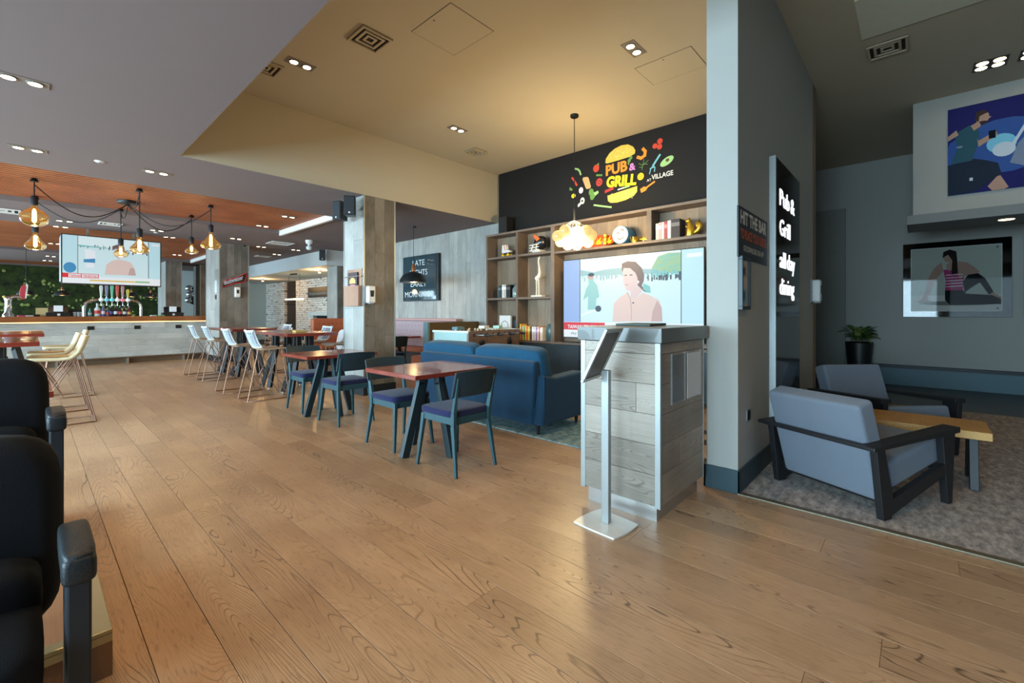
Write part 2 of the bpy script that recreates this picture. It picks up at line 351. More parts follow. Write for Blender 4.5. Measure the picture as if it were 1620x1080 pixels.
# white lips of the slatted ceiling recesses
struct(MB().box(4.01,8.43,ZL-0.045,4.07,11.17,ZL+0.12).box(4.0,13.7,ZL-0.045,4.05,19.7,ZL+0.12).build('trim_3', white_m), 'white edge lip at the end of the slatted ceiling recesses')
struct(MB().box(1.22,-5,ZH,11.0,6.6,ZH+0.1).build('ceiling_high', high_m), 'raised cream ceiling over the shelves and lounge')
struct(MB().box(1.22,-5,ZL+0.002,1.226,6.494,ZH).box(1.22,6.494,ZL+0.002,6.64,6.5,ZH).box(1.12,-5,ZL+0.18,1.22,6.6,ZH+0.1).box(1.22,6.5,ZL+0.18,6.64,6.6,ZH+0.1).build('ceiling_bulkhead', high_m), 'cream bulkhead stepping down from the raised ceiling')
# lowered ceiling towards the brick wall
struct(MB().box(5.95,12.9,2.75,8.2,26,ZL).build('ceiling_dropped', M('pale_soffit_paint', S(196,200,200), 0.8)), 'dropped ceiling box in front of the white brick wall')

# ------------------------------------------------------------------ walls
wb = MB().box(-4.75,-5,0,-4.5,27,0.5).box(-4.75,-5,2.8,-4.5,27,3.4)
ys = [-5]+[v for (y, w) in WINDOWS for v in (y-w/2, y+w/2)]+[27]
for a, b in zip(ys[0::2], ys[1::2]): wb.box(-4.75,a,0.5,-4.5,b,2.8)
struct(wb.build('wall_left', wall_m), 'grey wall with tall windows on the street side')
pane_m = M('window_glass', S(235,245,250), 0.02, trans=1.0, var=0)
for i, (y, w) in enumerate(WINDOWS):
    t = struct(thing('window_%d' % (i+1), 'tall dark framed street window', 'window', (-4.62, y, 0.5)), 'tall dark framed street window, number %d from the lounge end' % (i+1))
    del t['category']
    f = MB().box(-0.03,-w/2,0,0.03,w/2,0.06).box(-0.03,-w/2,2.24,0.03,w/2,2.3)
    for q in (-w/2+0.03, 0, w/2-0.03): f.box(-0.03,q-0.03,0.06,0.03,q+0.03,2.24)
    f.build('window_frame', blackmt, t); MB().box(-0.045,-w/2+0.02,0.03,-0.04,w/2-0.02,2.27).build('pane', pane_m, t)
struct(MB().box(-4.7,-5.15,0,11,-5,4.4).build('wall_near', wall_m), 'grey wall behind the viewpoint')
# partition between pub and lounge
struct(MB().box(3.5,0.967,0,6.64,1.19,ZH).build('wall_partition', wall_m, bevel=0.004), 'grey partition wall between the pub and the lounge')
struct(MB().box(3.484,0.951,0,6.64,0.967,0.17).box(3.484,0.951,0,3.5,1.206,0.17).box(3.484,1.19,0,6.3,1.206,0.17).build('baseboard_partition', skirt_m, bevel=0.003), 'dark teal skirting around the partition wall')
# wall behind the shelves
wr = struct(MB().box(6.64,0.967,0,6.85,6.5,ZH).build('wall_right', M('oak_lining', S(130,112,92), 0.7)), 'wall behind the shelving')
struct(MB().box(6.60,1.19,2.86,6.64,6.42,ZH-0.002).build('wall_mural', black_m), 'black painted wall above the shelving')
pw = struct(MB().box(6.67,6.5,0,6.85,12.9,ZL).build('wall_back', M('wall_batten', S(60,56,52), 0.8)), 'wall clad with upright grey oak boards')
y = 6.42; k = 0
while y < 12.7:
    wdt = 0.150
    cut = (1.15, 2.45, 1.9, 0.8, 2.2)[k % 5]
    for z0, z1 in ((0.02, cut), (cut+0.003, ZL-0.002)): MB().box(6.63+random.uniform(0,0.003),y+0.0015,z0,6.668,y+wdt-0.0015,z1).build('board', pale_v, pw)
    y += wdt; k += 1
# far walls
def brick_mat():
    m, n, l, b = nodes_of('white_brick'); tc = n.new('ShaderNodeTexCoord'); mp = n.new('ShaderNodeMapping'); mp.inputs['Rotation'].default_value = (PI/2, 0, PI/2)
    sx = n.new('ShaderNodeSeparateXYZ'); cx = n.new('ShaderNodeCombineXYZ'); l.new(tc.outputs['Object'], sx.inputs[0]); l.new(sx.outputs['Y'], cx.inputs['X']); l.new(sx.outputs['Z'], cx.inputs['Y'])
    bt = n.new('ShaderNodeTexBrick'); bt.inputs['Scale'].default_value = 1.0; bt.inputs['Brick Width'].default_value = 0.34; bt.inputs['Row Height'].default_value = 0.095; bt.inputs['Mortar Size'].default_value = 0.008
    bt.inputs['Color1'].default_value = S(240,236,228); bt.inputs['Color2'].default_value = S(216,208,198); bt.inputs['Mortar'].default_value = S(150,144,136); l.new(cx.outputs[0], bt.inputs['Vector'])
    no = n.new('ShaderNodeTexNoise'); no.inputs['Scale'].default_value = 1.0; no.inputs['Detail'].default_value = 4; mp2 = n.new('ShaderNodeMapping'); mp2.inputs['Scale'].default_value = (4.0, 10, 1); l.new(cx.outputs[0], mp2.inputs[0]); l.new(mp2.outputs[0], no.inputs['Vector'])
    rp = n.new('ShaderNodeValToRGB'); rp.color_ramp.elements[0].position = 0.58; rp.color_ramp.elements[0].color = (0,0,0,1); rp.color_ramp.elements[1].position = 0.66; rp.color_ramp.elements[1].color = (1,1,1,1); l.new(no.outputs['Fac'], rp.inputs[0])
    mx = n.new('ShaderNodeMix'); mx.data_type = 'RGBA'; l.new(rp.outputs[0], mx.inputs[0]); l.new(bt.outputs['Color'], mx.inputs[6]); mx.inputs[7].default_value = S(104,84,70); l.new(mx.outputs[2], b.inputs['Base Color'])
    bp = n.new('ShaderNodeBump'); bp.inputs['Strength'].default_value = 0.6; bp.inputs['Distance'].default_value = 0.01; l.new(bt.outputs['Fac'], bp.inputs['Height']); bp.invert = True; l.new(bp.outputs[0], b.inputs['Normal']); b.inputs['Roughness'].default_value = 0.85
    return m
struct(MB().box(8.0,12.9,0,8.2,20.35,2.75).box(8.0,21.65,0,8.2,25.2,2.75).build('wall_brick', brick_mat()), 'white painted brick wall at the far side')
struct(MB().box(8.12,20.35,0,8.2,21.65,2.75).box(8.06,20.35,0,8.11,21.65,0.9).box(8.06,20.35,1.72,8.11,21.65,1.76).build('wall_niche', M('dark_oak_lining', S(66,54,46), 0.6)), 'dark recessed niche in the white brick wall')
struct(MB().box(8.0,25.2,0,8.2,27,2.75).build('wall_return', clad_v), 'grey boarded wall at the end of the brick wall')
struct(MB().box(6.85,12.75,0,8.2,12.9,ZL).build('wall_stub', wall_m), 'short grey wall beside the brick wall')
def moss_mat():
    m, n, l, b = nodes_of('moss'); tc = n.new('ShaderNodeTexCoord'); no = n.new('ShaderNodeTexNoise'); no.inputs['Scale'].default_value = 3.0; no.inputs['Detail'].default_value = 8; no.inputs['Roughness'].default_value = 0.7
    l.new(tc.outputs['Object'], no.inputs['Vector']); rp = n.new('ShaderNodeValToRGB'); e = rp.color_ramp.elements; e[0].position = 0.35; e[0].color = S(24,34,18); e[1].position = 0.7; e[1].color = S(74,92,44); l.new(no.outputs['Fac'], rp.inputs[0]); l.new(rp.outputs[0], b.inputs['Base Color'])
    b.inputs['Roughness'].default_value = 1.0; bp = n.new('ShaderNodeBump'); bp.inputs['Strength'].default_value = 1.0; bp.inputs['Distance'].default_value = 0.05; l.new(no.outputs['Fac'], bp.inputs['Height']); l.new(bp.outputs[0], b.inputs['Normal']); return m
mw = struct(MB().box(-4.6,26,0,4.4,26.2,ZL).build('wall_moss', moss_mat()), 'green moss covered wall behind the bar')
tf = MB()
for k in range(64):
    cx, cz, r = random.uniform(-2.6,4.2), random.uniform(1.3,3.0), random.uniform(0.035,0.085)
    for q in range(3): tf.ball((cx+random.uniform(-.12,.12), 25.99, cz+random.uniform(-.1,.1)), r*random.uniform(.6,1), 8, 5, (1,.5,.9))
tag(tf.build('moss_tufts', M('pale_moss', S(150,168,96), 1.0, var=0.3, nscale=30, bump=1.0, bscale=60), mw), kind='stuff')
struct(MB().box(4.4,24.0,0,8.0,24.15,ZL).build('wall_end', M('pale_blue_paint', S(176,196,200), 0.7)), 'pale wall behind the bar end')
# lounge shell
struct(MB().box(10.8,-5,0,11.0,4,ZH).build('wall_lounge', wall_m), 'grey lounge back wall')
struct(MB().box(6.85,4.0,0,11.0,4.15,ZH).build('wall_passage', wall_m), 'grey wall at the end of the passage')
struct(MB().box(10.76,-5,0,10.8,0.96,0.31).build('baseboard_lounge', M('teal_skirting_paint', S(70,104,116), 0.45)), 'deep teal skirting of the lounge back wall')
struct(MB().box(10.72,-5,0.31,10.8,0.96,0.335).box(10.74,-5,0.335,10.8,0.96,0.36).box(10.72,-5,0.36,10.8,0.96,0.372).build('trim_4', M('dark_rail', S(40,48,52), 0.4), bevel=0.004), 'dark rail along the top of the lounge skirting')
struct(MB().box(10.74,1.035,0.05,10.8,2.4,3.36).build('door_1', M('grey_door_panel', S(132,132,126), 0.7), bevel=0.004), 'tall flush grey panel in the lounge back wall')
bx = struct(MB().box(8.25,-5,2.66,8.95,0.045,ZH).build('ceiling_box', wall_m), 'boxed grey bulkhead hanging in the lounge')
struct(MB().box(8.16,-5,2.53,8.98,0.107,2.655).build('trim_5', M('grey_canopy', S(118,120,120), 0.6), bevel=0.004), 'flat grey canopy under the hanging lounge bulkhead')
struct(MB().box(5.14,-3.2,ZH-0.012,5.92,0.43,ZH).build('ceiling_panel', M('cream_panel', S(206,200,176), 0.8)), 'plain cream panel fixed to the lounge ceiling')

# ------------------------------------------------------------------ board clad columns
def column(x0, y0, x1, y1, nf, ns, label, mats=(clad_v, pale_v), plinth=True):  # window-side boards get a paler timber: daylight put into their colour
    c = struct(MB().box(x0+0.02,y0+0.02,0,x1-0.02,y1-0.02,ZL).build('column', blackmt), label)
    for k in range(nf):
        a, b = x0+0.012+(x1-x0-0.024)*k/nf, x0+0.012+(x1-x0-0.024)*(k+1)/nf; cut = (1.1, 2.3, 0.95, 2.0)[k % 4]
        for z0, z1 in ((0.1, cut), (cut+0.003, ZL-0.002)): MB().box(a+0.0015,y0,z0,b-0.0015,y0+0.019,z1).build('board', mats[0], c)
    for k in range(ns):
        a, b = y0+0.012+(y1-y0-0.024)*k/ns, y0+0.012+(y1-y0-0.024)*(k+1)/ns; cut = (2.5, 1.4, 2.1)[k % 3]
        for z0, z1 in ((0.1, cut), (cut+0.003, ZL-0.002)): MB().box(x0,a+0.0015,z0,x0+0.019,b-0.0015,z1).build('board', mats[1], c)
    for (x, y) in ((x0+0.005, y0+0.005), (x1-0.005, y0+0.005), (x0+0.005, y1-0.005)): MB().box(x-0.012,y-0.012,0.1,x+0.012,y+0.012,ZL-0.002).build('edge_trim', alu_m, c)
    if plinth: MB().box(x0-0.012,y0-0.012,0,x1+0.012,y1+0.012,0.16).build('plinth', M('black_plinth', S(28,36,40), 0.5), c, bevel=0.003)
    return c
column(3.60, 6.50, 4.17, 7.15, 3, 2, 'grey oak clad column behind the dining tables carrying the wooden menu holder')
column(3.42, 13.7, 4.12, 15.0, 4, 3, 'grey oak clad column at the end of the bar under the red neon sign')
column(6.30, 12.95, 6.86, 13.6, 3, 3, 'pale boarded column beside the dropped ceiling box')
column(3.33, 20.0, 3.80, 21.4, 3, 3, 'grey boarded column behind the bar next to the moss wall')
column(4.50, 20.6, 5.40, 21.6, 4, 3, 'grey boarded column behind the bar half hidden by the bar end column')
# ------------------------------------------------------------------ dining chairs and tables
teal_w = M('dark_teal_lacquer', S(40,74,82), 0.42, var=0.08)
teal_d = M('dark_teal_backrest', S(30,50,58), 0.45, var=0.08)
navy_f = M('navy_seat_fabric', S(14,22,66), 0.9, sheen=0.1, bump=0.2, bscale=400)
def dining_chair():
    t = thing('dining_chair', 'x', 'chair', group='dining chairs at the red tables')
    for sx in (-1, 1):
        MB().bar((sx*.225,.245,0), (sx*.185,.20,.455), .022, .026, w2=.036, h2=.042).build('leg', teal_w, t, bevel=.004)
        b = MB().bar((sx*.222,-.27,0), (sx*.195,-.205,.40), .022, .026, w2=.034, h2=.042)
        b.bar((sx*.195,-.205,.40), (sx*.195,-.21,.50), .034, .042); b.bar((sx*.195,-.21,.50), (sx*.205,-.275,.80), .034, .042, w2=.018, h2=.020)
        b.build('leg', teal_w, t, bevel=.004)
    for a, b_ in (((-.185,.20,.435),(.185,.20,.435)), ((-.19,-.2,.435),(.19,-.2,.435)), ((-.187,-.2,.435),(-.187,.2,.435)), ((.187,-.2,.435),(.187,.2,.435))):
        MB().bar(a, b_, .024, .062).build('rail', teal_w, t, bevel=.003)
    MB().soft(-.225,-.215,.462,.225,.235,.522, .25, p=7).build('seat', navy_f, t)
    b = MB(); n = 10; vs = []; fs = []
    for i in range(n+1):
        u = -1+2*i/n; bow = .035*(1-u*u)
        for z, yy in ((.635,-.232), (.845,-.286)): 
            for th in (0, .018): vs.append((u*.235, yy-bow+th, z+(.012*(1-u*u) if z > .7 else 0)))
    for i in range(n):
        o = i*4; p = o+4
        fs += [(o,p,p+2,o+2), (o+1,o+3,p+3,p+1), (o,o+1,p+1,p), (o+2,p+2,p+3,o+3)]
    fs += [(0,2,3,1), (n*4,n*4+1,n*4+3,n*4+2)]
    b.add(vs, fs); b.build('backrest', teal_d, t, bevel=.012, seg=3)
    return t
ch = dining_chair()
for i, (x, y, r, lab) in enumerate((
    (2.52, 2.98, 0.0, 'dark teal chair with navy seat nearest the viewer, back to the camera'),
    (2.55, 3.88, PI, 'dark teal chair with navy seat on the far side of the nearest red table'),
    (2.64, 5.20, 0.0, 'dark teal chair with navy seat at the red table by the column, near side'),
    (2.64, 6.18, PI, 'dark teal chair with navy seat at the red table by the column, far side'))):
    place(ch, i == 0, (x, y, 0), r, lab)
def dining_table(sx=.92, sy=.80, z=.80, spl=.30):
    t = thing('dining_table', 'x', 'table', group='square red topped dining tables')
    MB().box(-sx/2,-sy/2,z-.038,sx/2,sy/2,z).build('table_top', redtop, t, bevel=.003)
    for dx, dy in ((-1,0),(1,0),(0,-1),(0,1)):
        b = MB(); ti, kn, fo = .115, .115, spl
        up = (dy, dx, 0) if dx else (1, 0, 0)
        b.bar((dx*ti,dy*ti,z-.04), (dx*kn,dy*kn,z-.15), .05, .075, up=(dx,dy,0)); b.bar((dx*kn,dy*kn,z-.135), (dx*fo,dy*fo,0.0), .05, .075, up=(dx,dy,0))
        b.build('leg', M('petrol_black_steel', S(36,52,58), 0.4, metal=0.2), t, bevel=.003)
    MB().box(-.2,-.2,z-.046,.2,.2,z-.038).build('mounting_plate', blackmt, t)
    return t
tb = dining_table()
place(tb, True, (2.61, 3.45, 0), 0, 'square red topped table nearest the viewer, beside the blue sofa')
place(tb, False, (2.68, 5.72, 0), 0, 'square red topped table in front of the oak column')

# ------------------------------------------------------------------ wire bar stools
shell_m = M('pale_mesh_shell', S(196,206,206), 0.55, var=0.05)
pad_m = M('tan_seat_pad', S(150,126,98), 0.85, sheen=0.2)
wire_m = M('copper_wire', S(150,116,98), 0.35, metal=0.7)
cream_m = M('cream_seat_shell', S(214,200,164), 0.6)
def bar_stool(shell, pad, lattice=True, name='bar_stool'):
    t = thing(name, 'x', 'bar stool')         # faces +X
    prof = [(.24,.765), (.20,.775), (0,.765), (-.10,.77), (-.165,.795), (-.205,.85), (-.235,.93), (-.27,1.04)]
    def strip(pr, hw, th, j0, j1):
        b = MB(); vs = []; fs = []; m = 6
        for i, (x, z) in enumerate(pr):
            for k in range(m+1):
                u = -1+2*k/m; cup = .03*u*u*(1 if i < 5 else .4); fw = .02*u*u if i >= 4 else 0
                w = hw*(1-.10*max(0, i-4)/3) 
                vs.append((x+fw*1.5, u*w, z+cup*.6))
        for i in range(len(pr)-1):
            for k in range(m): fs.append((i*(m+1)+k, i*(m+1)+k+1, (i+1)*(m+1)+k+1, (i+1)*(m+1)+k))
        b.add(vs, fs, 0, True); return b
    if lattice:
        o = strip(prof[:5], .215, .02, 0, 5).build('seat', pad, t); sm = o.modifiers.new('solid', 'SOLIDIFY'); sm.thickness = .022
        # perforated back: rim and crossing diagonals
        b = MB(); pr = prof[4:]
        def P(u, s_):
            i = min(int(s_*(len(pr)-1)), len(pr)-2); f = s_*(len(pr)-1)-i; x = pr[i][0]*(1-f)+pr[i+1][0]*f; z = pr[i][1]*(1-f)+pr[i+1][1]*f
            return (x+.03*u*u, u*(.215-.02*s_), z+.012*u*u)
        for side in (-1, 1): b.tube([P(side, q/6) for q in range(7)], .012, 6)
        b.tube([P(-1+q/4, 1) for q in range(9)], .020, 6); b.tube([P(-1+q/4, .02) for q in range(9)], .012, 6)
        for k in range(-6, 9, 1):
            for sg in (-1, 1):
                pts = []
                for q in range(0, 9):
                    s_ = q/8; u = sg*(-1+(k*.25)+s_*1.0)
                    if abs(u) <= 1: pts.append(P(u, s_))
                if len(pts) > 1: b.tube(pts, .0052, 5, cap=False)
        b.build('backrest', shell, t)
        o = strip([(x+.012, z) for x, z in prof[4:]], .205, .01, 0, 4).build('back_lining', M('dark_back_lining', S(112,106,122), 0.8), t)
    else:
        o = strip(prof, .22, .02, 0, 8).build('seat_shell', shell, t); sm = o.modifiers.new('solid', 'SOLIDIFY'); sm.thickness = .035; sm.offset = 0
        o = strip([(x+.0, z+.022) for x, z in prof[:4]], .19, .02, 0, 4).build('seat_pad', pad, t)
    r = .0075
    MB().tube([(-.33,-.22,.008),(-.33,.22,.008),(.26,.22,.008),(.26,-.22,.008)], r, 6, closed=True).build('floor_loop', wire_m, t)
    for s_ in (-1, 1):
        MB().tube([(-.17,s_*.16,.765),(-.33,s_*.22,.008)], r, 6).build('leg', wire_m, t)
        MB().tube([(.17,s_*.16,.755),(.26,s_*.22,.008)], r, 6).build('leg', wire_m, t)
        MB().tube([(-.16,s_*.155,.76),(.255,s_*.22,.02)], r*.8, 6).build('brace', wire_m, t)
        MB().tube([(.16,s_*.155,.755),(-.05,s_*.20,.33)], r*.8, 6).build('brace', wire_m, t)
    MB().tube([(.228,-.20,.27),(.228,.20,.27)], r, 6).build('footrest', wire_m, t)
    return t
st = bar_stool(shell_m, pad_m)
G = 'wire legged stools with lattice backs at the high tables'
for i, (x, y, lab) in enumerate(((2.50, 7.48, 'lattice backed wire stool nearest the viewer at the nearer high table'), (2.45, 8.50, 'lattice backed wire stool second from the viewer at the nearer high table'),
    (2.57, 10.31, 'lattice backed wire stool third from the viewer, at the farther high table'), (2.56, 11.35, 'lattice backed wire stool farthest from the viewer, closest to the bar'))):
    place(st, i == 0, (x, y, 0), 0, lab, G)
for i, (x, y, lab) in enumerate(((3.75, 7.6, 'lattice backed stool behind the nearer high table by the oak column'), (3.75, 8.6, 'lattice backed stool behind the nearer high table, farther one'), (3.75, 10.6, 'lattice backed stool on the far side of the high table near the bar'))):
    place(st, False, (x, y, 0), PI, lab, 'wire legged stools on the far side of the high tables')
cs = bar_stool(cream_m, M('tan_cream_pad', S(190,166,122), 0.8), lattice=False, name='shell_stool')
for i, (x, y, lab) in enumerate(((.22, 7.57, 'cream shell stool on copper wire legs, nearest of the left hand cluster'), (.22, 8.55, 'cream shell stool on copper wire legs, middle of the left hand cluster'), (.38, 9.95, 'cream shell stool on copper wire legs, farthest of the left hand cluster'))):
    place(cs, i == 0, (x, y, 0), PI, lab, 'cream shell stools at the left high tables')
def high_table(lx, ly, z):
    t = thing('high_table', 'x', 'table')
    MB().box(-lx/2,-ly/2,z-.05,lx/2,ly/2,z).build('table_top', redtop, t, bevel=.004)
    for cy in (-ly*.27, ly*.27):
        for dx, dy in ((-1,-.6),(1,-.6),(-1,.6),(1,.6)):
            MB().bar((dx*.10,cy+dy*.10,z-.05), (dx*.10,cy+dy*.10,z-.26), .07, .07).bar((dx*.10,cy+dy*.10,z-.24), (dx*.26,cy+dy*.28,.02), .07, .06).build('leg', blackmt, t, bevel=.003)
            MB().lathe([(.018,0),(.018,.02)], 10, (dx*.26,cy+dy*.28,0)).build('glide', steel_m, t)
    return t
ht = high_table(.82, 1.75, 1.0)
for i, (x, y, lab) in enumerate(((3.10, 8.05, 'long red topped high table nearer the viewer, between lattice stools'), (3.12, 10.85, 'long red topped high table nearer the bar, between lattice stools'),
    (-.33, 8.1, 'high table at the left edge with a cream coaster, cream stools beside it'), (-.25, 10.9, 'farther high table at the left edge behind the cream stools'))):
    place(ht, i == 0, (x, y, 0), 0, lab, 'long high tables')
tag(MB().lathe([(.05,0),(.05,.006)], 14).build('coaster', cream_m, loc=(-.02, 8.0, 1.001)), 'cream coaster on the left high table', 'coaster')
tag(MB().box(-.09,-.07,0,.09,.07,.03).build('menu_block', M('tan_block', S(200,170,96), 0.7), loc=(3.05, 7.6, 1.001), bevel=.004), 'tan block lying on the nearer long high table', 'block')
# low red table behind the seats
place(tb, False, (-.35, 4.62, .0), 0, 'red topped table peeping out behind the black seats')

# ------------------------------------------------------------------ cinema seats on the left
vel = M('black_seat_velvet', S(10,16,23), 0.95, sheen=0.0, spec=0.3, bump=0.15, bscale=300)
armp = M('charcoal_arm_pad', S(19,27,32), 0.5, bump=0.15, bscale=150)
plat = thing('seat_platform', 'low timber platform with a metal nosing under the rear black seat', 'platform', (0,0,0))
MB().box(-2.4,2.19,0,.195,2.85,.155).box(-2.4,2.85,0,.122,4.1,.155).build('deck', wood('platform_timber', S(120,80,52), S(150,104,70), S(70,44,30), 'Y', rough=.5), plat)
MB().box(.15,2.165,.155,.206,2.86,.170).box(-2.4,2.165,.155,.15,2.22,.170).box(-2.4,2.165,.125,.206,2.175,.155).build('nosing', M('worn_brass_nosing', S(176,164,128), 0.35, metal=0.8), plat, bevel=.003)
MB().box(.12,2.168,0,.206,2.19,.125).build('corner_strip', M('oak_strip', S(126,90,60), 0.6), plat)
def cinema_seat():
    t = thing('cinema_seat', 'x', 'seat')      # faces -Y
    w = .30
    b = MB(); vs = []; fs = []                  # upholstered back with round top corners
    N = 28
    def outline(s_):
        pts = []
        for k in range(N):
            a = 2*PI*k/N; c, s2 = math.cos(a), math.sin(a)
            pts.append((math.copysign(abs(c)**.42, c)*w*s_, math.copysign(abs(s2)**.42, s2)*.31*s_))
        return pts
    rings = [(.80,-.075),(.93,-.062),(1.0,-.02),(1.0,.05),(.94,.085),(.5,.09)]
    for s_, yy in rings:
        for (x, z) in outline(s_): vs.append((x, .33+yy+(z)*.16, .60+z))
    n = N
    for i in range(len(rings)-1):
        for k in range(n): fs.append((i*n+k, i*n+(k+1) % n, (i+1)*n+(k+1) % n, (i+1)*n+k))
    fs += [tuple(range(n))[::-1], tuple(range((len(rings)-1)*n, len(rings)*n))]
    b.add(vs, fs, 0, True); b.build('backrest', vel, t)
    MB().soft(-.25,.10,.30,.25,.34,.55, .1, p=5).build('lumbar_cushion', vel, t)
    MB().soft(-.25,-.20,.28,.25,.26,.44, .15, p=6).build('seat', vel, t)
    for sx in (-1, 1):
        b = MB().soft(sx*.315-.037,-.145,.58,sx*.315+.037,.16,.655, .1, p=6); b.soft(sx*.315-.037,-.15,.565,sx*.315+.037,-.07,.64, .1, p=5); b.build('arm_pad', armp, t)
        MB().box(sx*.315-.026,-.13,0,sx*.315+.026,-.01,.60).build('arm_post', M('dark_post', S(22,28,34), 0.5), t, bevel=.006)
        MB().box(sx*.315-.02,-.01,.12,sx*.315+.02,.2,.50).build('side_panel', M('dark_post', S(22,28,34), 0.5), t, bevel=.006)
    return t
se = cinema_seat()
place(se, True, (-.22, 1.86, 0), 0, 'black upholstered cinema seat with padded arm, nearest at the left edge', 'black cinema seats')
place(se, False, (-.22, 3.36, .156), 0, 'black upholstered cinema seat on the platform, behind the nearest one', 'black cinema seats')

# ------------------------------------------------------------------ blue sofa on its rug
rug_m = carpet_mat('teal_rug_pile', (S(60,96,104), S(110,136,138), S(150,160,154)), 14, (1, 1, 1))
tag(MB().box(3.62,1.75,0,4.55,6.35,.012).build('rug', rug_m, bevel=.004), 'grey teal flecked rug under the blue sofa', 'rug')
blue = M('blue_velvet', S(0,50,76), 0.9, sheen=0.1, var=0.15, nscale=6, bump=0.2, bscale=90)
blue2 = M('blue_velvet_cushion', S(0,64,92), 0.9, sheen=0.1, var=0.15, nscale=6, bump=0.3, bscale=25)
so = thing('sofa', 'blue velvet two seat sofa seen from behind, facing the television', 'sofa', (3.64, 2.98, .012))   # x: depth, y: length
b = MB().hexa([(.0,.06,.10),(.20,.06,.10),(.20,2.02,.10),(.0,2.02,.10)], [(-.02,.02,.78),(.12,.02,.80),(.12,2.06,.80),(-.02,2.06,.78)]); b.build('back_frame', blue, so, bevel=.03, seg=3)
MB().box(.02,.03,.10,.84,2.05,.30).build('base', blue, so, bevel=.02, seg=3)
for y0, y1 in ((-.06,.13), (1.95,2.14)):
    MB().prism([(.02,.10),(.86,.10),(.88,.58),(.80,.62),(.30,.60),(.06,.64)], y0, y1, 'Y').build('arm', blue, so, bevel=.035, seg=3)
    MB().tube([(.055,y0+.006 if y0 < 1 else y1-.006,.12),(.06,y0+.006 if y0 < 1 else y1-.006,.62)], .006, 6).build('piping', M('blue_piping', S(20,60,90), 0.7), so)
for k in range(2): MB().soft(.15,.13+k*.92,.28,.86,1.03+k*.92,.46, .2, p=6).build('seat_cushion', blue2, so)
for k in range(2):
    b = MB().soft(-.10,.0+k*1.06,-.27,.10,1.04+k*1.06,.27, .06, p=9); b.xf(Matrix.Translation((.19,.0,.655)) @ Matrix.Rotation(math.radians(-14), 4, 'Y')); b.build('back_cushion', blue2, so)
for x in (.06, .78):
    for y in (.03, 2.05): MB().lathe([(.014,0),(.026,.10)], 10, (x,y,0)).build('leg', M('dark_turned_leg', S(24,22,24), 0.4), so)

# ------------------------------------------------------------------ foosball table
fb = thing('foosball_table', 'wooden foosball table standing behind the blue sofa', 'game table', (4.70, 5.24, 0), math.radians(7)); fb.scale = (1, 1, 1.045)   # long axis X
L_, W_ = 1.42, .80
fbw = wood('foosball_cabinet', S(98,76,62), S(120,96,80), S(72,54,44), 'X', rough=.4, rnd=.03)
for y0 in (0, W_-.035): MB().box(0,y0,.55,L_,y0+.035,.985).build('side_wall', fbw, fb, bevel=.004)
teal_e = M('grey_teal_laminate', S(150,176,172), 0.4)
for x0 in (0, L_-.035): MB().box(x0,.035,.55,x0+.035,W_-.035,.965).build('end_wall', teal_e, fb, bevel=.004)
MB().box(-.012,-.0,.955,.05,W_,.99).build('end_cap', M('pale_rim', S(206,214,210), 0.4), fb, bevel=.008)
MB().box(L_-.05,-.0,.955,L_+.012,W_,.99).build('end_cap', M('pale_rim', S(206,214,210), 0.4), fb, bevel=.008)
MB().box(.03,.03,.80,L_-.03,W_-.03,.815).build('pitch', M('green_pitch', S(66,110,74), 0.6), fb)
manm = M('ivory_player', S(206,196,170), 0.5)
for k in range(8):
    x = .14+k*(L_-.28)/7; d = -1 if k % 2 else 1
    rod = MB().tube([(x,-.24 if d > 0 else -.09,.925),(x,W_+(.09 if d > 0 else .24),.925)], .008, 8).build('rod', steel_m, fb)
    hy = -.30 if d > 0 else W_+.30
    MB().lathe([(.012,-.06),(.018,-.03),(.017,.04),(.012,.06)], 12, (x,hy+(.03 if d > 0 else -.03),.925), axis='Y').build('handle', blackpl, rod)
    MB().lathe([(.022,-.008),(.022,.004)], 12, (x,-.005,.925), axis='Y').build('bushing', blackpl, rod)
    for q in range((1,2,3,5,5,3,2,1)[k]):
        yq = W_*(q+1)/((1,2,3,5,5,3,2,1)[k]+1)
        MB().box(x-.012,yq-.014,.85,x+.012,yq+.014,.96).ball((x,yq,.985), .02, 8, 6).build('player', manm, rod)
for (x, y) in ((.09,.08),(L_-.09,.08),(.09,W_-.08),(L_-.09,W_-.08)): MB().bar((x,y,.70),(x,y,0), .09, .09, w2=.07, h2=.07).build('leg', M('dark_cabinet_leg', S(30,28,30), 0.4), fb, bevel=.004)
MB().box(.05,.05,.56,L_-.05,W_-.05,.60).build('under_box', fbw, fb)
for x in (.33, 1.1): MB().ball((x,-.01,.80 if x < 1 else .78), .065, 14, 8, (1,.35,.75 if x < 1 else 1.25)).build('score_counter', blackpl, fb)
for i, (x, y, m_, nm, lab) in enumerate(((.22,.42,M('grey_box', S(96,124,134), .6),'card_box','blue grey box resting on the foosball table'), (1.0,.5,whitepl,'paper_box','small white box on the far end of the foosball table'), (1.22,.35,M('pale_teal_box', S(170,214,206), .6),'tissue_box','pale teal box on the far end of the foosball table'))):
    p = fb.matrix_basis @ Vector((x,y,.99)) if False else Matrix.Translation((4.70,5.24,0)) @ Matrix.Rotation(math.radians(7),4,'Z') @ Vector((x,y,.0))
    tag(MB().box(-.09,-.06,1.036,.09,.06,1.09).build(nm, m_, loc=(p.x,p.y,0), rot=(0,0,math.radians(7+i*9)), bevel=.004), lab, 'box')

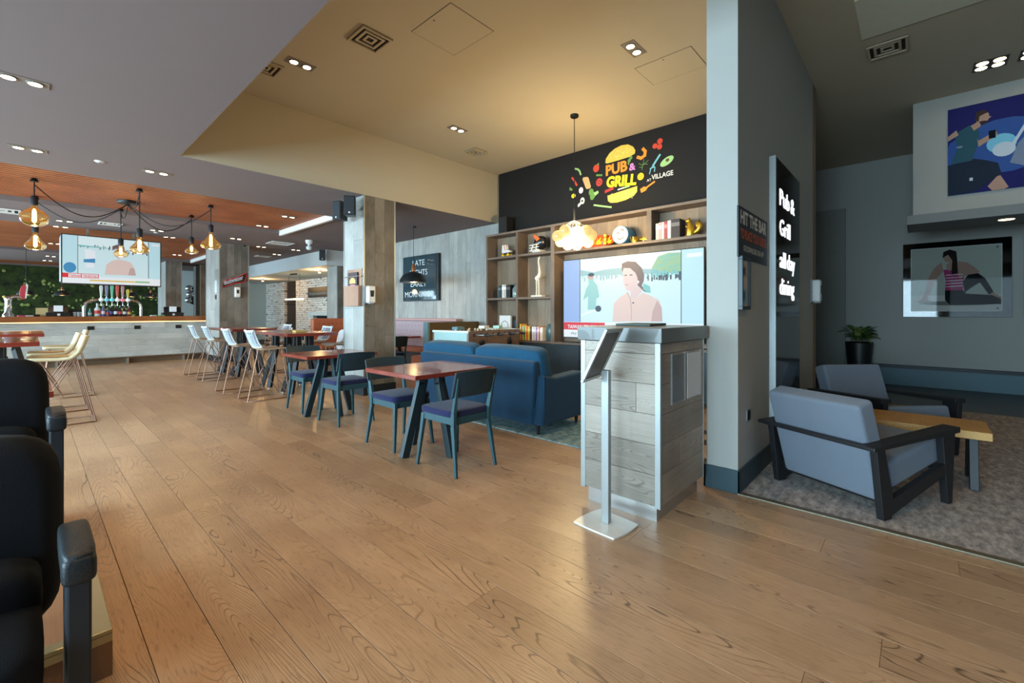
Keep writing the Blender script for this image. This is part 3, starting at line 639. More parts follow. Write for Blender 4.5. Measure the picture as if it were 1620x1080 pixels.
# ------------------------------------------------------------------ booth seating by the boarded wall
pink = M('dusty_pink_leather', S(170,150,156), 0.5); olive = M('olive_fabric', S(96,76,44), 0.9, bump=.3); brownp = M('rust_leather', S(168,92,60), 0.5)
bo = thing('booth_bench', 'long tufted dusty pink banquette along the grey boarded wall', 'bench', (6.2, 0, 0))
MB().box(-.05,7.6,.0,.40,12.5,.40).build('base', M('booth_plinth', S(60,50,48), .6), bo)
MB().box(-.10,7.6,.40,.40,12.5,.50).build('seat', brownp, bo, bevel=.03, seg=3)
MB().box(.26,7.6,.50,.42,12.5,1.13).build('backrest', pink, bo, bevel=.03, seg=3)
MB().box(.24,7.6,1.13,.42,12.5,1.19).build('top_rail', M('pink_rail', S(190,150,146), .5), bo, bevel=.02, seg=3)
tu = MB()
for r in range(4):
    for k in range(34): tu.ball((.262, 7.7+k*.14+(r % 2)*.075, .62+r*.13), .014, 8, 5, (.6,1,1))
tag(tu.build('tufting_buttons', M('pink_button', S(140,120,128), .6), bo), kind='stuff')
b2 = thing('booth_divider', 'olive backed booth bench end standing behind the foosball table', 'bench', (5.2, 6.95, 0))
MB().box(.0,.0,.0,1.36,.12,1.14).build('backrest', olive, b2, bevel=.03, seg=3)
MB().box(-.03,-.01,.0,.035,.14,1.145).build('end_panel', M('blue_grey_leather', S(110,140,146), .5), b2, bevel=.02, seg=3)
MB().box(.03,.12,.0,1.36,.62,.46).build('seat', brownp, b2, bevel=.02, seg=3)
bt = thing('booth_table', 'red topped booth table in front of the tufted banquette', 'table', (5.55, 8.9, 0))
MB().box(-.45,-.6,.76,.45,.6,.80).build('table_top', redtop, bt, bevel=.004)
for dy in (-.3,.3):
    for dx in (-1,1): MB().bar((dx*.05,dy,.76),(dx*.09,dy,.45),.06,.06).bar((dx*.09,dy,.46),(dx*.26,dy,0),.06,.06).build('leg', blackmt, bt, bevel=.003)
place(ch, False, (5.0, 7.95, 0), 0, 'dark chair with purple navy seat half hidden at the booth table')

# ------------------------------------------------------------------ lounge armchairs and coffee table
gry = M('grey_wool', S(106,114,126), 0.95, sheen=0.1, bump=0.35, bscale=350, var=0.05)
ebony = M('black_stained_oak', S(24,24,26), 0.5, var=0.25, nscale=30)
def armchair():
    t = thing('armchair', 'x', 'armchair')       # faces +Y
    for s_ in (-1, 1):
        x = s_*.36
        MB().prism([(-.43,.455),(-.35,.455),(-.26,.12),(-.28,0),(-.36,0)], x-.022, x+.022, 'X').build('leg', ebony, t, bevel=.004)
        MB().prism([(.27,.50),(.42,.50),(.385,0),(.335,0)], x-.022, x+.022, 'X').build('leg', ebony, t, bevel=.004)
        MB().prism([(-.34,0.0),(-.30,.11),(.37,.30),(.37,.22)], x-.020, x+.020, 'X').build('side_rail', ebony, t, bevel=.004)
        MB().hexa([(x-.05,-.50,.455),(x+.05,-.50,.455),(x+.05,.42,.490),(x-.05,.42,.490)], [(x-.05,-.50,.480),(x+.05,-.50,.480),(x+.05,.42,.530),(x-.05,.42,.530)]).build('armrest', ebony, t, bevel=.006)
    MB().box(-.36,-.50,.456,.36,-.455,.482).build('back_rail', ebony, t, bevel=.004)
    MB().hexa([(-.36,-.30,.08),(.36,-.30,.08),(.36,-.26,.08),(-.36,-.26,.08)], [(-.36,-.32,.16),(.36,-.32,.16),(.36,-.28,.16),(-.36,-.28,.16)]).build('cross_rail', ebony, t, bevel=.003)
    MB().box(-.36,.33,.22,.36,.365,.29).build('cross_rail', ebony, t, bevel=.003)
    b = MB().hexa([(-.325,-.08,0),(.325,-.08,0),(.325,.08,0),(-.325,.08,0)],[(-.325,-.085,.66),(.325,-.085,.66),(.325,.065,.66),(-.325,.065,.66)]); b.xf(Matrix.Translation((0,-.235,.11)) @ Matrix.Rotation(math.radians(17), 4, 'X')); b.build('back_cushion', gry, t, bevel=.028, seg=4)
    b = MB().box(-.325,-.24,-.095,.325,.33,.085); b.xf(Matrix.Translation((0,.05,.30)) @ Matrix.Rotation(math.radians(13), 4, 'X')); b.build('seat_cushion', gry, t, bevel=.028, seg=4)
    return t
ac = armchair()
place(ac, True, (4.13, .335, .008), math.radians(-116.6), 'grey wool armchair in black oak frame with its back to the viewer', 'grey lounge armchairs')
place(ac, False, (5.78, .26, .008), math.radians(136.2), 'grey wool armchair in black oak frame facing the coffee table beneath the plant', 'grey lounge armchairs')
ct = thing('coffee_table', 'low oak coffee table with black trestle legs between the armchairs', 'table', (4.93, -.06, .008))
MB().box(-.25,-.34,.385,.25,.42,.443).build('table_top', wood('honey_oak_top', S(178,130,66), S(206,158,86), S(116,78,36), 'X', rings=22, wide=5, along=.4, line=.5, rough=.45, rnd=.02), ct, bevel=.003)
for y in (-.25, .33):
    for s_ in (-1, 1): MB().bar((s_*.12,y,.385),(s_*.20,y,0), .07, .05, up=(0,1,0)).build('leg', blackmt, ct, bevel=.003)
    MB().box(-.16,y-.03,.365,.16,y+.03,.385).build('cross_rail', blackmt, ct)
pp = thing('potted_plant', 'leafy green plant in a tall black planter by the lounge wall', 'plant', (10.42, .80, .004))
MB().lathe([(.15,0),(.21,.76),(.205,.78),(.185,.78),(.17,.60)], 24).build('planter', M('black_planter', S(16,18,22), 0.45), pp)
MB().lathe([(.0,.72),(.18,.72)], 20).build('soil', M('dark_soil', S(40,30,24), 1.0), pp)
lf = M('green_leaf', S(70,104,44), 0.5, var=0.3, nscale=12)
lf2 = M('light_green_leaf', S(122,140,72), 0.5, var=0.3, nscale=12)
leaf_me = {}
for mname, mm in (('a', lf), ('b', lf2)):
    b = MB(); pts = [(0,0,0),(.035,.05,.012),(.045,.11,.018),(.025,.18,.0),(0,.22,-.025)]
    vs = []
    for (wd, yy, zz) in pts: vs += [(-wd,yy,zz+wd*.4),(0,yy,zz),(wd,yy,zz+wd*.4)]
    fs = []
    for i in range(4):
        for k in range(2): fs.append((i*3+k,i*3+k+1,i*3+k+4,i*3+k+3))
    b.add(vs, fs, 0, True); leaf_me[mname] = b.mesh('leaf', mm)
for k in range(64):
    a = random.uniform(0, 2*PI); el = random.uniform(-.2, 1.2); rr = random.uniform(.02,.15); zz = random.uniform(.80,1.0)
    o = link('leaf', leaf_me[random.choice('aab')], pp, loc=(rr*math.cos(a), rr*math.sin(a), zz), rot=(el*.8, 0, a-PI/2)); sc = random.uniform(.7,1.05); o.scale = (sc,)*3
for k in range(6): a = k*1.05; MB().tube([(0.02*math.cos(a),0.02*math.sin(a),.72),(.08*math.cos(a),.08*math.sin(a),.95)], .006, 5).build('stem', M('plant_stem', S(92,76,44), .7), pp)
# ------------------------------------------------------------------ reception kiosk and notice stand
kx0, kx1, ky0, ky1 = 2.65, 3.41, 1.18, 1.76
ks = thing('host_kiosk', 'oak boarded host kiosk with a grey worktop and steel kickplate', 'kiosk', (0,0,0))
MB().box(kx0+.02,ky0+.02,.10,kx1-.02,ky1-.02,1.13).build('carcass', M('kiosk_core', S(60,54,48), .7), ks)
MB().box(kx0+.03,ky0+.035,0,kx1-.04,ky1-.04,.10).build('kickplate', steel_m, ks)
rows = [(1.06,1.128),(.87,1.06),(.68,.87),(.49,.68),(.30,.49),(.105,.30)]
yl, yr = ky0+.032, ky1-.032; xl, xr = kx0+.025, kx1-.012
for i, (z0, z1) in enumerate(rows):
    for a, b in (((yl,yr),), ((yl,yr),), ((yl,yl+.13),(yl+.13,yr)), ((yl,yr),), ((yl,yr),), ((yl,yr),))[i]:
        MB().box(kx0,a+.001,z0+.001,kx0+.02,b-.001,z1-.001).build('board', clad_h, ks, bevel=.0015, seg=1)
    for a, b in (((xl,xr),), ((xl,xl+.55),(xl+.55,xr)), ((xl,xr),), ((xl,xr),), ((xl,xl+.30),(xl+.30,xr)), ((xl,xr),))[i]:
        MB().box(a+.001,ky0,z0+.001,b-.001,ky0+.02,z1-.001).build('board', clad_x, ks, bevel=.0015, seg=1)
for (x, y, wx, wy) in ((kx0-.003,ky0-.003,.026,.036), (kx0-.003,ky1-.033,.026,.036), (kx1-.014,ky0-.003,.017,.026)): MB().box(x,y,.095,x+wx,y+wy,1.13).build('edge_trim', alu_m, ks, bevel=.002)
MB().box(kx0-.018,ky0-.018,1.132,kx1+.05,ky1+.02,1.225).build('worktop', M('grey_laminate', S(92,94,92), .35, coat=.2), ks, bevel=.003)
acr = M('clear_acrylic', S(230,235,238), .05, trans=.0, alpha=.10, var=0)
for i, (x0, x1, mm) in enumerate(((2.805,3.026,M('dark_leaflet', S(36,30,32), .25)), (3.07,3.325,M('white_leaflet', S(206,208,210), .5)))):
    h_ = thing('leaflet_holder', ('clear acrylic leaflet holder with dark sheet on the kiosk side, nearer the corner', 'clear acrylic leaflet holder with white sheet on the kiosk side, nearer the wall')[i], 'holder', (x0, ky0-.001, .725), group='leaflet holders on the kiosk')
    MB().box(.006,-.006,.006,x1-x0-.006,-.004,.318).build('leaflet', mm, h_)
    MB().box(0,-.003,0,x1-x0,0,.33).box(0,-.012,0,x1-x0,-.009,.32).box(0,-.012,0,.003,0,.33).box(x1-x0-.003,-.012,0,x1-x0,0,.33).build('sleeve', acr, h_)
tag(MB().box(0,0,0,.36,.26,.016).build('folder', M('dark_green_cover', S(44,62,60), .5), loc=(2.98,1.40,1.226), rot=(0,0,.1), bevel=.003), 'dark green folder lying on the kiosk worktop', 'folder')
sg = thing('notice_stand', 'slim silver notice stand with tilted frame in front of the kiosk', 'stand', (2.437, 1.435, 0))
pts = []
for (cx, cy), bow in (((-.125,.16),0), ((.145,.13),0), ((.115,-.16),0), ((-.145,-.135),0)): pts.append((cx, cy))
out = []
for i in range(4):
    a, b = pts[i], pts[(i+1) % 4]
    for k in range(6):
        f = k/6; x = a[0]*(1-f)+b[0]*f; y = a[1]*(1-f)+b[1]*f; q = 1+.10*math.sin(PI*f)*(1 if i % 2 == 0 else .35); out.append((x*q, y*q))
MB().prism(out, .0, .012, 'Z').build('base_plate', M('pale_silver_coat', S(214,212,206), .4, metal=.3), sg, bevel=.003)
MB().box(-.019,-.026,.012,.019,.026,.965).build('post', alu_m, sg, bevel=.005)
W = Vector((.30,.06,0)).normalized(); U = Vector((.0343,-.1409,.305)).normalized(); Nn = W.cross(U).normalized()
fm = Matrix.Translation((-.03,.01,1.065)) @ Matrix(((W.x,U.x,Nn.x,0),(W.y,U.y,Nn.y,0),(W.z,U.z,Nn.z,0),(0,0,0,1)))
b = MB().box(-.148,-.17,-.002,.148,.17,.006); b.xf(fm); b.build('back_panel', M('dark_frame_back', S(64,58,54), .4), sg)
fr = MB()
for q in ((-.155,-.178,.155,-.155),(-.155,.155,.155,.178),(-.155,-.155,-.132,.155),(.132,-.155,.155,.155)): fr.box(q[0],q[1],-.005,q[2],q[3],.012)
fr.xf(fm); fr.build('frame', alu_m, sg, bevel=.002)
b = MB().box(-.014,-.15,-.012,.014,.15,-.002); b.xf(fm); b.build('spine', M('grey_spine', S(120,120,118), .35, metal=.5), sg)
b = MB().ball((0,-.03,-.02), .013, 10, 7); b.xf(fm); b.build('screw', steel_m, sg)
b = MB().bar((0,-.16,-.01), (0,-.04,-.018), .03, .008); b.xf(fm); b.build('bracket', steel_m, sg)

# ------------------------------------------------------------------ things on the partition wall (faces -Y)
WY = .967
sgn = thing('order_sign', 'black sign on the partition telling guests to order at the bar', 'sign', (0,0,0))
MB().box(3.475,WY-.010,1.73,4.315,WY,2.104).build('board', M('black_sign_board', S(24,26,30), .5), sgn)
lettering('HIT THE BAR', .135, M('sign_white', S(220,216,206), .6, var=0), FACE_Y, (3.525, WY-.011, 1.985), sgn, fit=.745, bold=.035)
lettering('TO PLACE YOUR ORDER', .10, M('sign_orange', S(200,92,52), .6, var=0), FACE_Y, (3.525, WY-.011, 1.875), sgn, fit=.745, bold=.03)
lettering('OR DOWNLOAD OUR APP', .062, M('sign_white', S(220,216,206), .6, var=0), FACE_Y, (3.60, WY-.011, 1.785), sgn, fit=.58, bold=.01)
pf = thing('wall_frame', 'small black framed notice below the order sign on the partition', 'picture', (0,0,0))
f = MB().box(3.505,WY-.03,1.345,3.72,WY,1.37).box(3.505,WY-.03,1.715,3.72,WY,1.74).box(3.505,WY-.03,1.37,3.525,WY,1.715).box(3.70,WY-.03,1.37,3.72,WY,1.715); f.build('frame', M('dark_teal_frame', S(34,48,52), .4), pf, bevel=.002)
flat('print', [(rc(0,0,.175,.345),0), (rc(.02,.22,.155,.31),1), (rc(.01,.02,.165,.13),2), (rc(.06,.05,.11,.11),3), (rc(.05,.235,.12,.29),3)], [M('print_cream', S(196,176,156), .3), M('print_tan', S(170,140,110), .3), M('print_teal', S(120,160,160), .3), M('print_dark', S(60,60,62), .3)], FACE_Y, (3.525, WY-.012, 1.37), pf)
lp = thing('illuminated_sign', 'tall dark glass sign panel with glowing white dining lettering', 'sign', (0,0,0))
MB().box(4.426,WY-.049,.24,5.50,WY,2.70).build('panel', M('smoked_mirror_panel', S(60,56,52), .06, metal=.55, var=0), lp)
MB().box(4.418,WY-.053,.235,4.436,WY,2.705).build('edge_trim', alu_m, lp, bevel=.002)
glow = M('glowing_letter', S(250,252,255), emit=1.6, ecol=S(246,250,255), var=0)
for txt, z, x_, w_ in (('Pub', 2.30, 4.585, .40), ('&', 2.30, 5.05, .17), ('Grill', 2.03, 4.585, .44), ('all', 1.735, 4.585, .24), ('day', 1.735, 4.88, .36), ('dining', 1.49, 4.585, .62)):
    lettering(txt, .215, glow, FACE_Y, (x_, WY-.052, z), lp, fit=w_, bold=.0, extrude=.002)
def sanitiser(loc, rotz, label):
    t = thing('sanitiser_dispenser', label, 'dispenser', loc, rotz, 'white hand sanitiser dispensers')     # faces -Y, origin at back centre bottom
    MB().box(-.065,-.10,.0,.065,-.012,.27).build('housing', whitepl, t, bevel=.02, seg=3)
    MB().box(-.07,-.012,-.01,.07,0,.28).build('back_plate', M('grey_plate', S(150,152,152), .5), t, bevel=.003)
    MB().prism([(-.035,.20),(.035,.20),(.026,.10),(-.026,.10)], -.103, -.099, 'Y').build('window', M('smoke_window', S(24,26,30), .15), t)
    MB().box(-.03,-.095,-.012,.03,-.03,.004).build('nozzle', M('grey_plate', S(150,152,152), .5), t)
    return t
sanitiser((6.52, WY-.001, 1.455), 0, 'white hand sanitiser dispenser at the far end of the partition wall')
sanitiser((3.69, 6.499, 1.48), 0, 'white hand sanitiser dispenser on the oak column behind the dining tables')
sanitiser((3.83, 13.699, 1.75), 0, 'white hand sanitiser dispenser on the column under the neon sign')
sk = thing('wall_socket', 'black power socket low on the partition wall', 'socket', (3.75, WY, .49))
MB().box(-.045,-.008,0,.045,0,.088).build('plate', M('steel_plate', S(150,150,148), .35, metal=.7), sk, bevel=.002)
MB().box(-.036,-.012,.008,.036,-.006,.08).build('insert', blackpl, sk, bevel=.002)

# ------------------------------------------------------------------ shelving unit
sh = thing('shelving_unit', 'tall smoked oak shelving wall around the television', 'shelving', (0,0,0))
X0, X1 = 6.30, 6.60
edge = M('grey_shelf_edge', S(112,100,94), .55)
for (y0, y1, z0, z1) in ((6.452,6.492,0,2.86), (5.625,5.675,0,2.86), (4.755,4.838,0,2.86), (2.94,3.015,2.41,2.86), (1.21,1.26,0,2.86)): MB().box(X0,y0,z0,X1,y1,z1).build('upright', shelf_w, sh, bevel=.002)
MB().box(X0-.004,1.21,2.86,X1,6.50,2.90).build('shelf_board', shelf_w, sh, bevel=.002)
for (y0, y1, z0, z1) in ((5.675,6.452,2.395,2.435),(4.838,5.625,2.395,2.435),(5.675,6.452,1.58,1.62),(4.838,5.625,1.58,1.62),(5.675,6.452,.77,.81),(4.838,5.625,.77,.81),(1.26,4.755,2.37,2.41),(1.26,4.755,.77,.81)):
    MB().box(X0,y0+.001,z0,X1,y1-.001,z1).build('shelf_board', shelf_w, sh, bevel=.002)
yy = 1.21
backs = wood('shelf_back_boards', S(120,100,80), S(146,124,102), S(78,64,52), 'Z', rings=20, wide=5, along=.5, line=.3, rough=.6, rnd=.08)
while yy < 6.48: MB().box(X1,yy+.001,0,6.638,min(yy+.19,6.49)-.001,2.862).build('back_board', backs, sh); yy += .19
for k in range(7):
    y0 = 1.27+k*.74
    if y0+.73 < 6.46: MB().box(X0-.002,y0,.06,X0+.018,y0+.73,.765).build('cupboard_door', M('blue_black_door', S(36,50,58), .5), sh, bevel=.002)
# things on the shelves; helper origin: (x depth, y, z) of a shelf spot
SX = 6.42
sk8 = thing('roller_skate', 'white roller skate with yellow wheels on the top left shelf', 'roller skate', (SX, 6.02, 2.436), math.radians(-100))   # toe along +X local... side seen
b = MB().prism([(-.12,.075),(.14,.075),(.15,.10),(.10,.125),(.02,.145),(-.005,.24),(-.115,.245),(-.13,.12)], -.04, .04, 'Y'); b.build('boot', M('white_leather', S(226,218,214), .5), sk8, bevel=.02, seg=3)
MB().box(-.115,-.035,.058,.13,.035,.075).build('sole_plate', blackpl, sk8)
for x in (-.08,.09):
    for y in (-.04,.04): MB().lathe([(.012,-.016),(.03,-.016),(.03,.016),(.012,.016)], 14, (x,y,.031), axis='Y').build('wheel', M('yellow_wheel', S(226,180,36), .4), sk8)
MB().prism([(-.02,.13),(.0,.13),(-.03,.24),(-.05,.24)], -.043, .043, 'Y').build('stripe', M('orange_stripe', S(214,110,52), .5), sk8)
hm = thing('sports_helmet', 'black and orange sports helmet with white cage on the upper shelf', 'helmet', (SX, 5.17, 2.436))
MB().ball((0,-.02,.19), .13, 18, 12, (.95,1.1,.95)).build('shell', M('helmet_shell', S(30,30,36), .25, coat=.5), hm)
MB().prism([(-.10,.24),(.02,.33),(.06,.30),(-.02,.20)], -.135, -.125, 'X').build('flame', M('helmet_orange', S(220,100,40), .4), hm)
cg = MB()
for z in (.06,.11,.16): cg.tube([(-.12,.16-.02*z,z-.02),(-.14,.06,z-.02),(-.12,-.06,z-.01)], .011, 6)
cg.tube([(-.13,.12,.02),(-.13,.06,.15)], .011, 6); cg.tube([(-.13,0,.02),(-.13,-.02,.15)], .011, 6); cg.build('face_cage', M('helmet_cage', S(214,210,204), .4), hm)
MB().box(-.13,-.10,0,.08,.10,.045).build('jaw_pad', M('helmet_pad', S(190,186,180), .6), hm, bevel=.015)
def book(x, y, z, th, hgt, dep, col, lab, grp, tilt=0.0):
    t = thing('book', lab, 'book', (x, y, z), 0, grp)
    MB().box(-.0,-th/2,0,.002+dep,th/2,hgt).build('cover', M('book_%d_%d_%d' % col, S(*col), .6), t, bevel=.002)
    MB().box(.006,-th/2+.003,hgt-.001,dep-.004,th/2-.003,hgt+.001).build('pages', M('book_pages', S(216,208,190), .9), t)
    MB().box(-.0015,-th/2+.004,hgt*.62,.0,th/2-.004,hgt*.82).build('spine_label', M('spine_%d_%d_%d' % tuple(min(255, v+60) for v in col), S(*tuple(min(255, v+60) for v in col)), .6), t)
    return t
def row(y, z, specs, grp, lab, x=6.36):
    for i, (th, hh, col, nm) in enumerate(specs):
        y -= th/2; book(x, y, z, th, hh, .17, col, lab % nm, grp); y -= th/2+.002
row(6.20, 1.621, [(.06,.25,(20,60,72),'teal blue'), (.035,.25,(28,30,34),'black, first'), (.06,.26,(206,198,190),'cream'), (.05,.26,(176,170,168),'pale grey'), (.11,.255,(22,22,24),'thick black')], 'books beside the glass jar', 'upright %s book on the middle left shelf')
cols = [((226,170,60),'first yellow'),((120,110,180),'lavender'),((236,196,70),'golden'),((60,150,90),'green'),((240,180,50),'amber'),((210,80,60),'red'),((232,200,80),'pale yellow'),((200,130,70),'brown orange'),((30,30,40),'black'),((230,226,220),'white'),((214,190,200),'pink'),((226,220,210),'cream'),((150,110,160),'violet'),((222,220,214),'ivory'),((200,100,70),'rust'),((236,230,220),'off white'),((226,206,180),'beige')]
row(5.60, .811, [(random.uniform(.027,.036), random.uniform(.24,.27) if i else .30, c_, n_) for i, (c_, n_) in enumerate(cols)], 'colourful books on the low shelf', 'thin %s book in the colourful row by the foosball table', x=6.33)
row(2.90, 2.411, [(.045,.25,(206,196,180),'cream'), (.045,.26,(190,150,150),'pink'), (.035,.26,(210,200,190),'ivory'), (.05,.265,(150,70,74),'crimson'), (.05,.27,(216,206,196),'pale'), (.13,.28,(50,44,46),'dark glossy')], 'books beside the gold squirrel', 'upright %s book on the top shelf right of the pendant')
glass_j = M('jar_glass', S(180,205,205), .08, alpha=.45, var=0, metal=.2)
jr = thing('glass_jar', 'lidded glass jar at the right end of the middle left shelf', 'jar', (SX, 5.76, 1.621))
MB().lathe([(.075,0),(.085,.03),(.085,.17),(.05,.21),(.05,.225)], 18).build('body', glass_j, jr); MB().lathe([(.055,.225),(.055,.24),(.02,.275),(.012,.31),(0,.315)], 16).build('lid', M('jar_lid', S(96,120,124), .2, metal=.5), jr)
MB().lathe([(.07,.01),(.075,.12)], 14).build('contents', M('jar_fill', S(140,160,156), .7, var=.4, nscale=60), jr)
ja = thing('patterned_vase', 'dark speckled vase at the end of the colourful book row', 'vase', (6.44, 4.94, .811))
MB().lathe([(.06,0),(.078,.06),(.08,.18),(.07,.27),(.05,.31)], 18).build('body', M('speckled_glaze', S(60,96,100), .25, var=.7, nscale=70), ja)
gf = thing('giraffe_figurine', 'slender white giraffe figurine on the middle shelf', 'figurine', (SX, 5.22, 1.621))
MB().box(-.06,-.13,0,.06,.13,.03).build('base', M('ivory_paint', S(224,216,200), .5), gf, bevel=.004)
b = MB()
for (dx, dy) in ((-.02,.04),(.02,.05),(-.02,-.03),(.02,-.02)): b.tube([(dx,dy,.03),(dx,dy*.9,.2),(dx*.8,dy*.8+.005,.40)], [.011,.010,.018], 8)
b.tube([(0,.055,.40),(0,.02,.44),(0,-.03,.47),(0,-.045,.55),(0,-.03,.70),(0,-.005,.80),(0,-.02,.86),(0,-.05,.92)], [.045,.055,.05,.032,.02,.018,.02,.008], 10); b.tube([(0,-.005,.84),(0,.01,.90)], .006, 6); b.xf(Matrix.Diagonal((.82,.82,.82,1)))
b.build('body', M('ivory_paint', S(224,216,200), .5), gf)
pb = thing('game_box', 'white upright box with a printed arch on the lower left shelf', 'box', (6.36, 6.02, .811))
MB().box(0,-.15,0,.05,.15,.46).build('carton', M('white_card', S(214,212,208), .6), pb, bevel=.003)
arc = [(.09*math.cos(a*PI/12), .26+.09*math.sin(a*PI/12)) for a in range(13)]
flat('arch_print', [(p, 0) for p in line2([(.09,.05)]+arc+[(-.09,.05)], .010)], [M('print_black', S(40,40,42), .6)], FACE_X, (-.0015, 0, 0), pb)
lettering('PLAY', .05, M('print_black', S(40,40,42), .6), FACE_X, (-.002, .065, .19), pb, fit=.13, bold=.01); lettering('PLAY', .05, M('print_black', S(40,40,42), .6), FACE_X, (-.002, .065, .11), pb, fit=.13, bold=.01)
tag(MB().box(0,-.07,0,.14,.07,.38).build('storage_case', M('blue_black_case', S(30,48,58), .5), loc=(6.42,5.78,.811), bevel=.004), 'dark blue upright case beside the white box', 'case')
# skateboard, round tin, gold ornaments
sb = thing('skateboard', 'skateboard with a bright flame print leaning on the top shelf', 'skateboard', (6.40, 4.0, 2.412))
out = ell(0, .11, .40, .11, 28); out = [(max(-.36, min(.36, x*1.05)), y) for x, y in out]
b = MB().prism(out, -.006, .006, 'X'); b.xf(Matrix.Rotation(math.radians(18), 4, 'Y')); b.build('deck', M('red_orange_print', S(196,66,36), .45, var=.1), sb)
fl_ = []
for k in range(7):
    x = -.28+k*.09; fl_.append(([(x-.04,.05),(x+.05,.05),(x+.06,.11),(x+.02,.10),(x+.03,.19),(x-.02,.12),(x-.04,.17)], k % 2))
fl_ += [(ell(.2,.06,.05,.025),2), (ell(-.2,.16,.05,.02),3)]
o = flat('flame_print', fl_, [M('print_yellow', S(236,180,40), .45), M('print_orange', S(230,110,40), .45), M('print_blue', S(60,110,170), .45), M('print_pink', S(220,110,120), .45)], FACE_X, (-.009,0,0), sb); o.rotation_euler = (0, math.radians(18), 0)
for x in (-.24, .24):
    b = MB().box(-.05,-x-.02,.09,-.012,-x+.02,.13)
    for z in (.05,.17): b.lathe([(.01,-.018),(.026,-.018),(.026,.018),(.01,.018)], 12, (-.04,-x,z), axis='X')
    b.build('truck_and_wheels', M('yellow_truck', S(226,190,60), .4), sb)
dr = thing('round_tin', 'round white faced tin with a blue rim next to the skateboard', 'tin', (6.44, 3.47, 2.412))
MB().lathe([(.14,-.12),(.145,-.11),(.145,.12),(.14,.13)], 28, (0,0,.146), axis='X').build('drum', M('blue_drum', S(70,140,180), .4), dr)
MB().lathe([(0,-.124),(.135,-.124),(.135,-.118)], 28, (0,0,.146), axis='X').build('face', M('white_drum_face', S(226,226,222), .5), dr)
for ln in ([(-.07,.16),(-.04,.19),(-.01,.16)], [(.0,.21),(.04,.23),(.07,.2)], [(-.05,.10),(0,.07),(.06,.10)]): flat('painted_line', [(p,0) for p in line2(ln, .012)], [M('print_black', S(40,40,42), .6)], FACE_X, (-.126,0,0), dr)
go = thing('gold_ornament', 'small gold crown shaped ornament lying on the top shelf', 'ornament', (6.40, 3.25, 2.412))
cr = MB().lathe([(.06,0),(.065,.03)], 18)
for k in range(6): a = k*PI/3; cr.bar((.058*math.cos(a),.058*math.sin(a),.03),(.075*math.cos(a),.075*math.sin(a),.10),.03,.012,w2=.004)
cr.ball((0,0,.05), .045, 12, 8, (1,1,1.3)); cr.build('body', gold_m, go)
gp = thing('gold_starfish', 'gold spiky ornament next to the gold crown ornament', 'ornament', (6.40, 3.10, 2.412))
b = MB(); 
for k in range(5): a = k*2*PI/5; b.bar((0,0,.05),(0,.075*math.cos(a),.05+.05*math.sin(a)),.03,.03,w2=.006,h2=.006)
b.build('body', gold_m, gp)
sq = thing('gold_squirrel', 'gold seated squirrel ornament on the top right shelf', 'figurine', (6.42, 2.36, 2.412))
MB().box(-.05,-.11,0,.05,.11,.02).build('base', M('bronze_base', S(80,60,36), .4), sq)
b = MB().tube([(0,.05,.02),(0,.04,.09),(0,.045,.16),(0,.06,.21)], [.055,.062,.045,.03], 12); b.ball((0,.075,.235), .035, 12, 8, (.9,1.15,1)); b.tube([(0,.06,.26),(0,.055,.285)], [.012,.003], 6); b.tube([(0,.085,.15),(0,.11,.16)], .013, 6); b.tube([(-.03,.02,.03),(-.03,.08,.03)], .02, 8); b.tube([(.03,.02,.03),(.03,.08,.03)], .02, 8)
b.build('body', gold_m, sq)
MB().tube([(0,0,.05),(0,-.06,.08),(0,-.095,.15),(0,-.07,.21),(0,-.04,.19),(0,-.05,.14)], [.02,.035,.035,.03,.024,.012], 10).build('tail', gold_m, sq)
for (y, lab) in ((6.05, 'black loudspeaker standing on top of the shelving by the bulkhead'),):
    s_ = thing('shelf_speaker', lab, 'speaker', (6.42, y, 2.901)); MB().box(-.10,-.11,0,.10,.11,.32).build('cabinet', M('black_cabinet', S(26,24,26), .5), s_, bevel=.006); MB().box(-.106,-.1,.02,-.1,.1,.30).build('grille', blackpl, s_)

# ------------------------------------------------------------------ television on the shelving
def E_(name, col, s_): return M(name, S(*col), .5, emit=s_, ecol=S(*col), var=0)
TE = 0.64
tvp = [E_('scr_pale', (206,232,238), TE), E_('scr_left', (150,176,226), TE), E_('scr_right', (190,226,236), TE), E_('scr_hill', (150,186,196), TE), E_('scr_green', (150,190,150), TE), E_('scr_hair', (110,90,92), TE),
       E_('scr_face', (216,192,194), TE), E_('scr_jacket', (222,196,190), TE), E_('scr_shade', (196,164,160), TE), E_('scr_man', (150,200,200), TE), E_('scr_dark', (60,72,86), TE), E_('scr_red', (216,40,52), TE), E_('scr_white', (232,238,244), TE), E_('scr_sky', (222,240,244), TE), E_('scr_lav', (120,140,214), TE), E_('scr_teal', (120,190,190), TE), E_('scr_yellow', (226,190,70), TE), E_('scr_blue', (60,140,190), TE)]
TW, TH = 2.33, 1.295
def crowd(x0, x1, y0, n, mi, rnd):
    return [(rc(x, y0+rnd.uniform(-.03,.03), x+rnd.uniform(.01,.03), y0+rnd.uniform(.04,.10)), mi) for x in [rnd.uniform(x0, x1) for _ in range(n)]]
rr_ = random.Random(3)
pic = [(rc(0,0,TW,TH),0), (rc(.32,1.04,2.03,TH),13), ([(.34,1.12),(.59,1.07),(.8,1.1),(1.09,1.11),(1.5,1.06),(1.7,1.05),(2.03,1.01),(2.03,.97),(.34,1.02)],3), ([(1.58,1.06),(1.68,1.23),(1.84,1.27),(2.02,1.26),(2.03,.98),(1.84,.99)],4)]
pic += [([(x,y),(x+.16,y+.03),(x+.17,y+.045),(x,y+.02)],15) for x, y in ((1.66,1.08),(1.75,1.15),(1.84,1.05),(1.7,1.2),(1.82,1.21))]
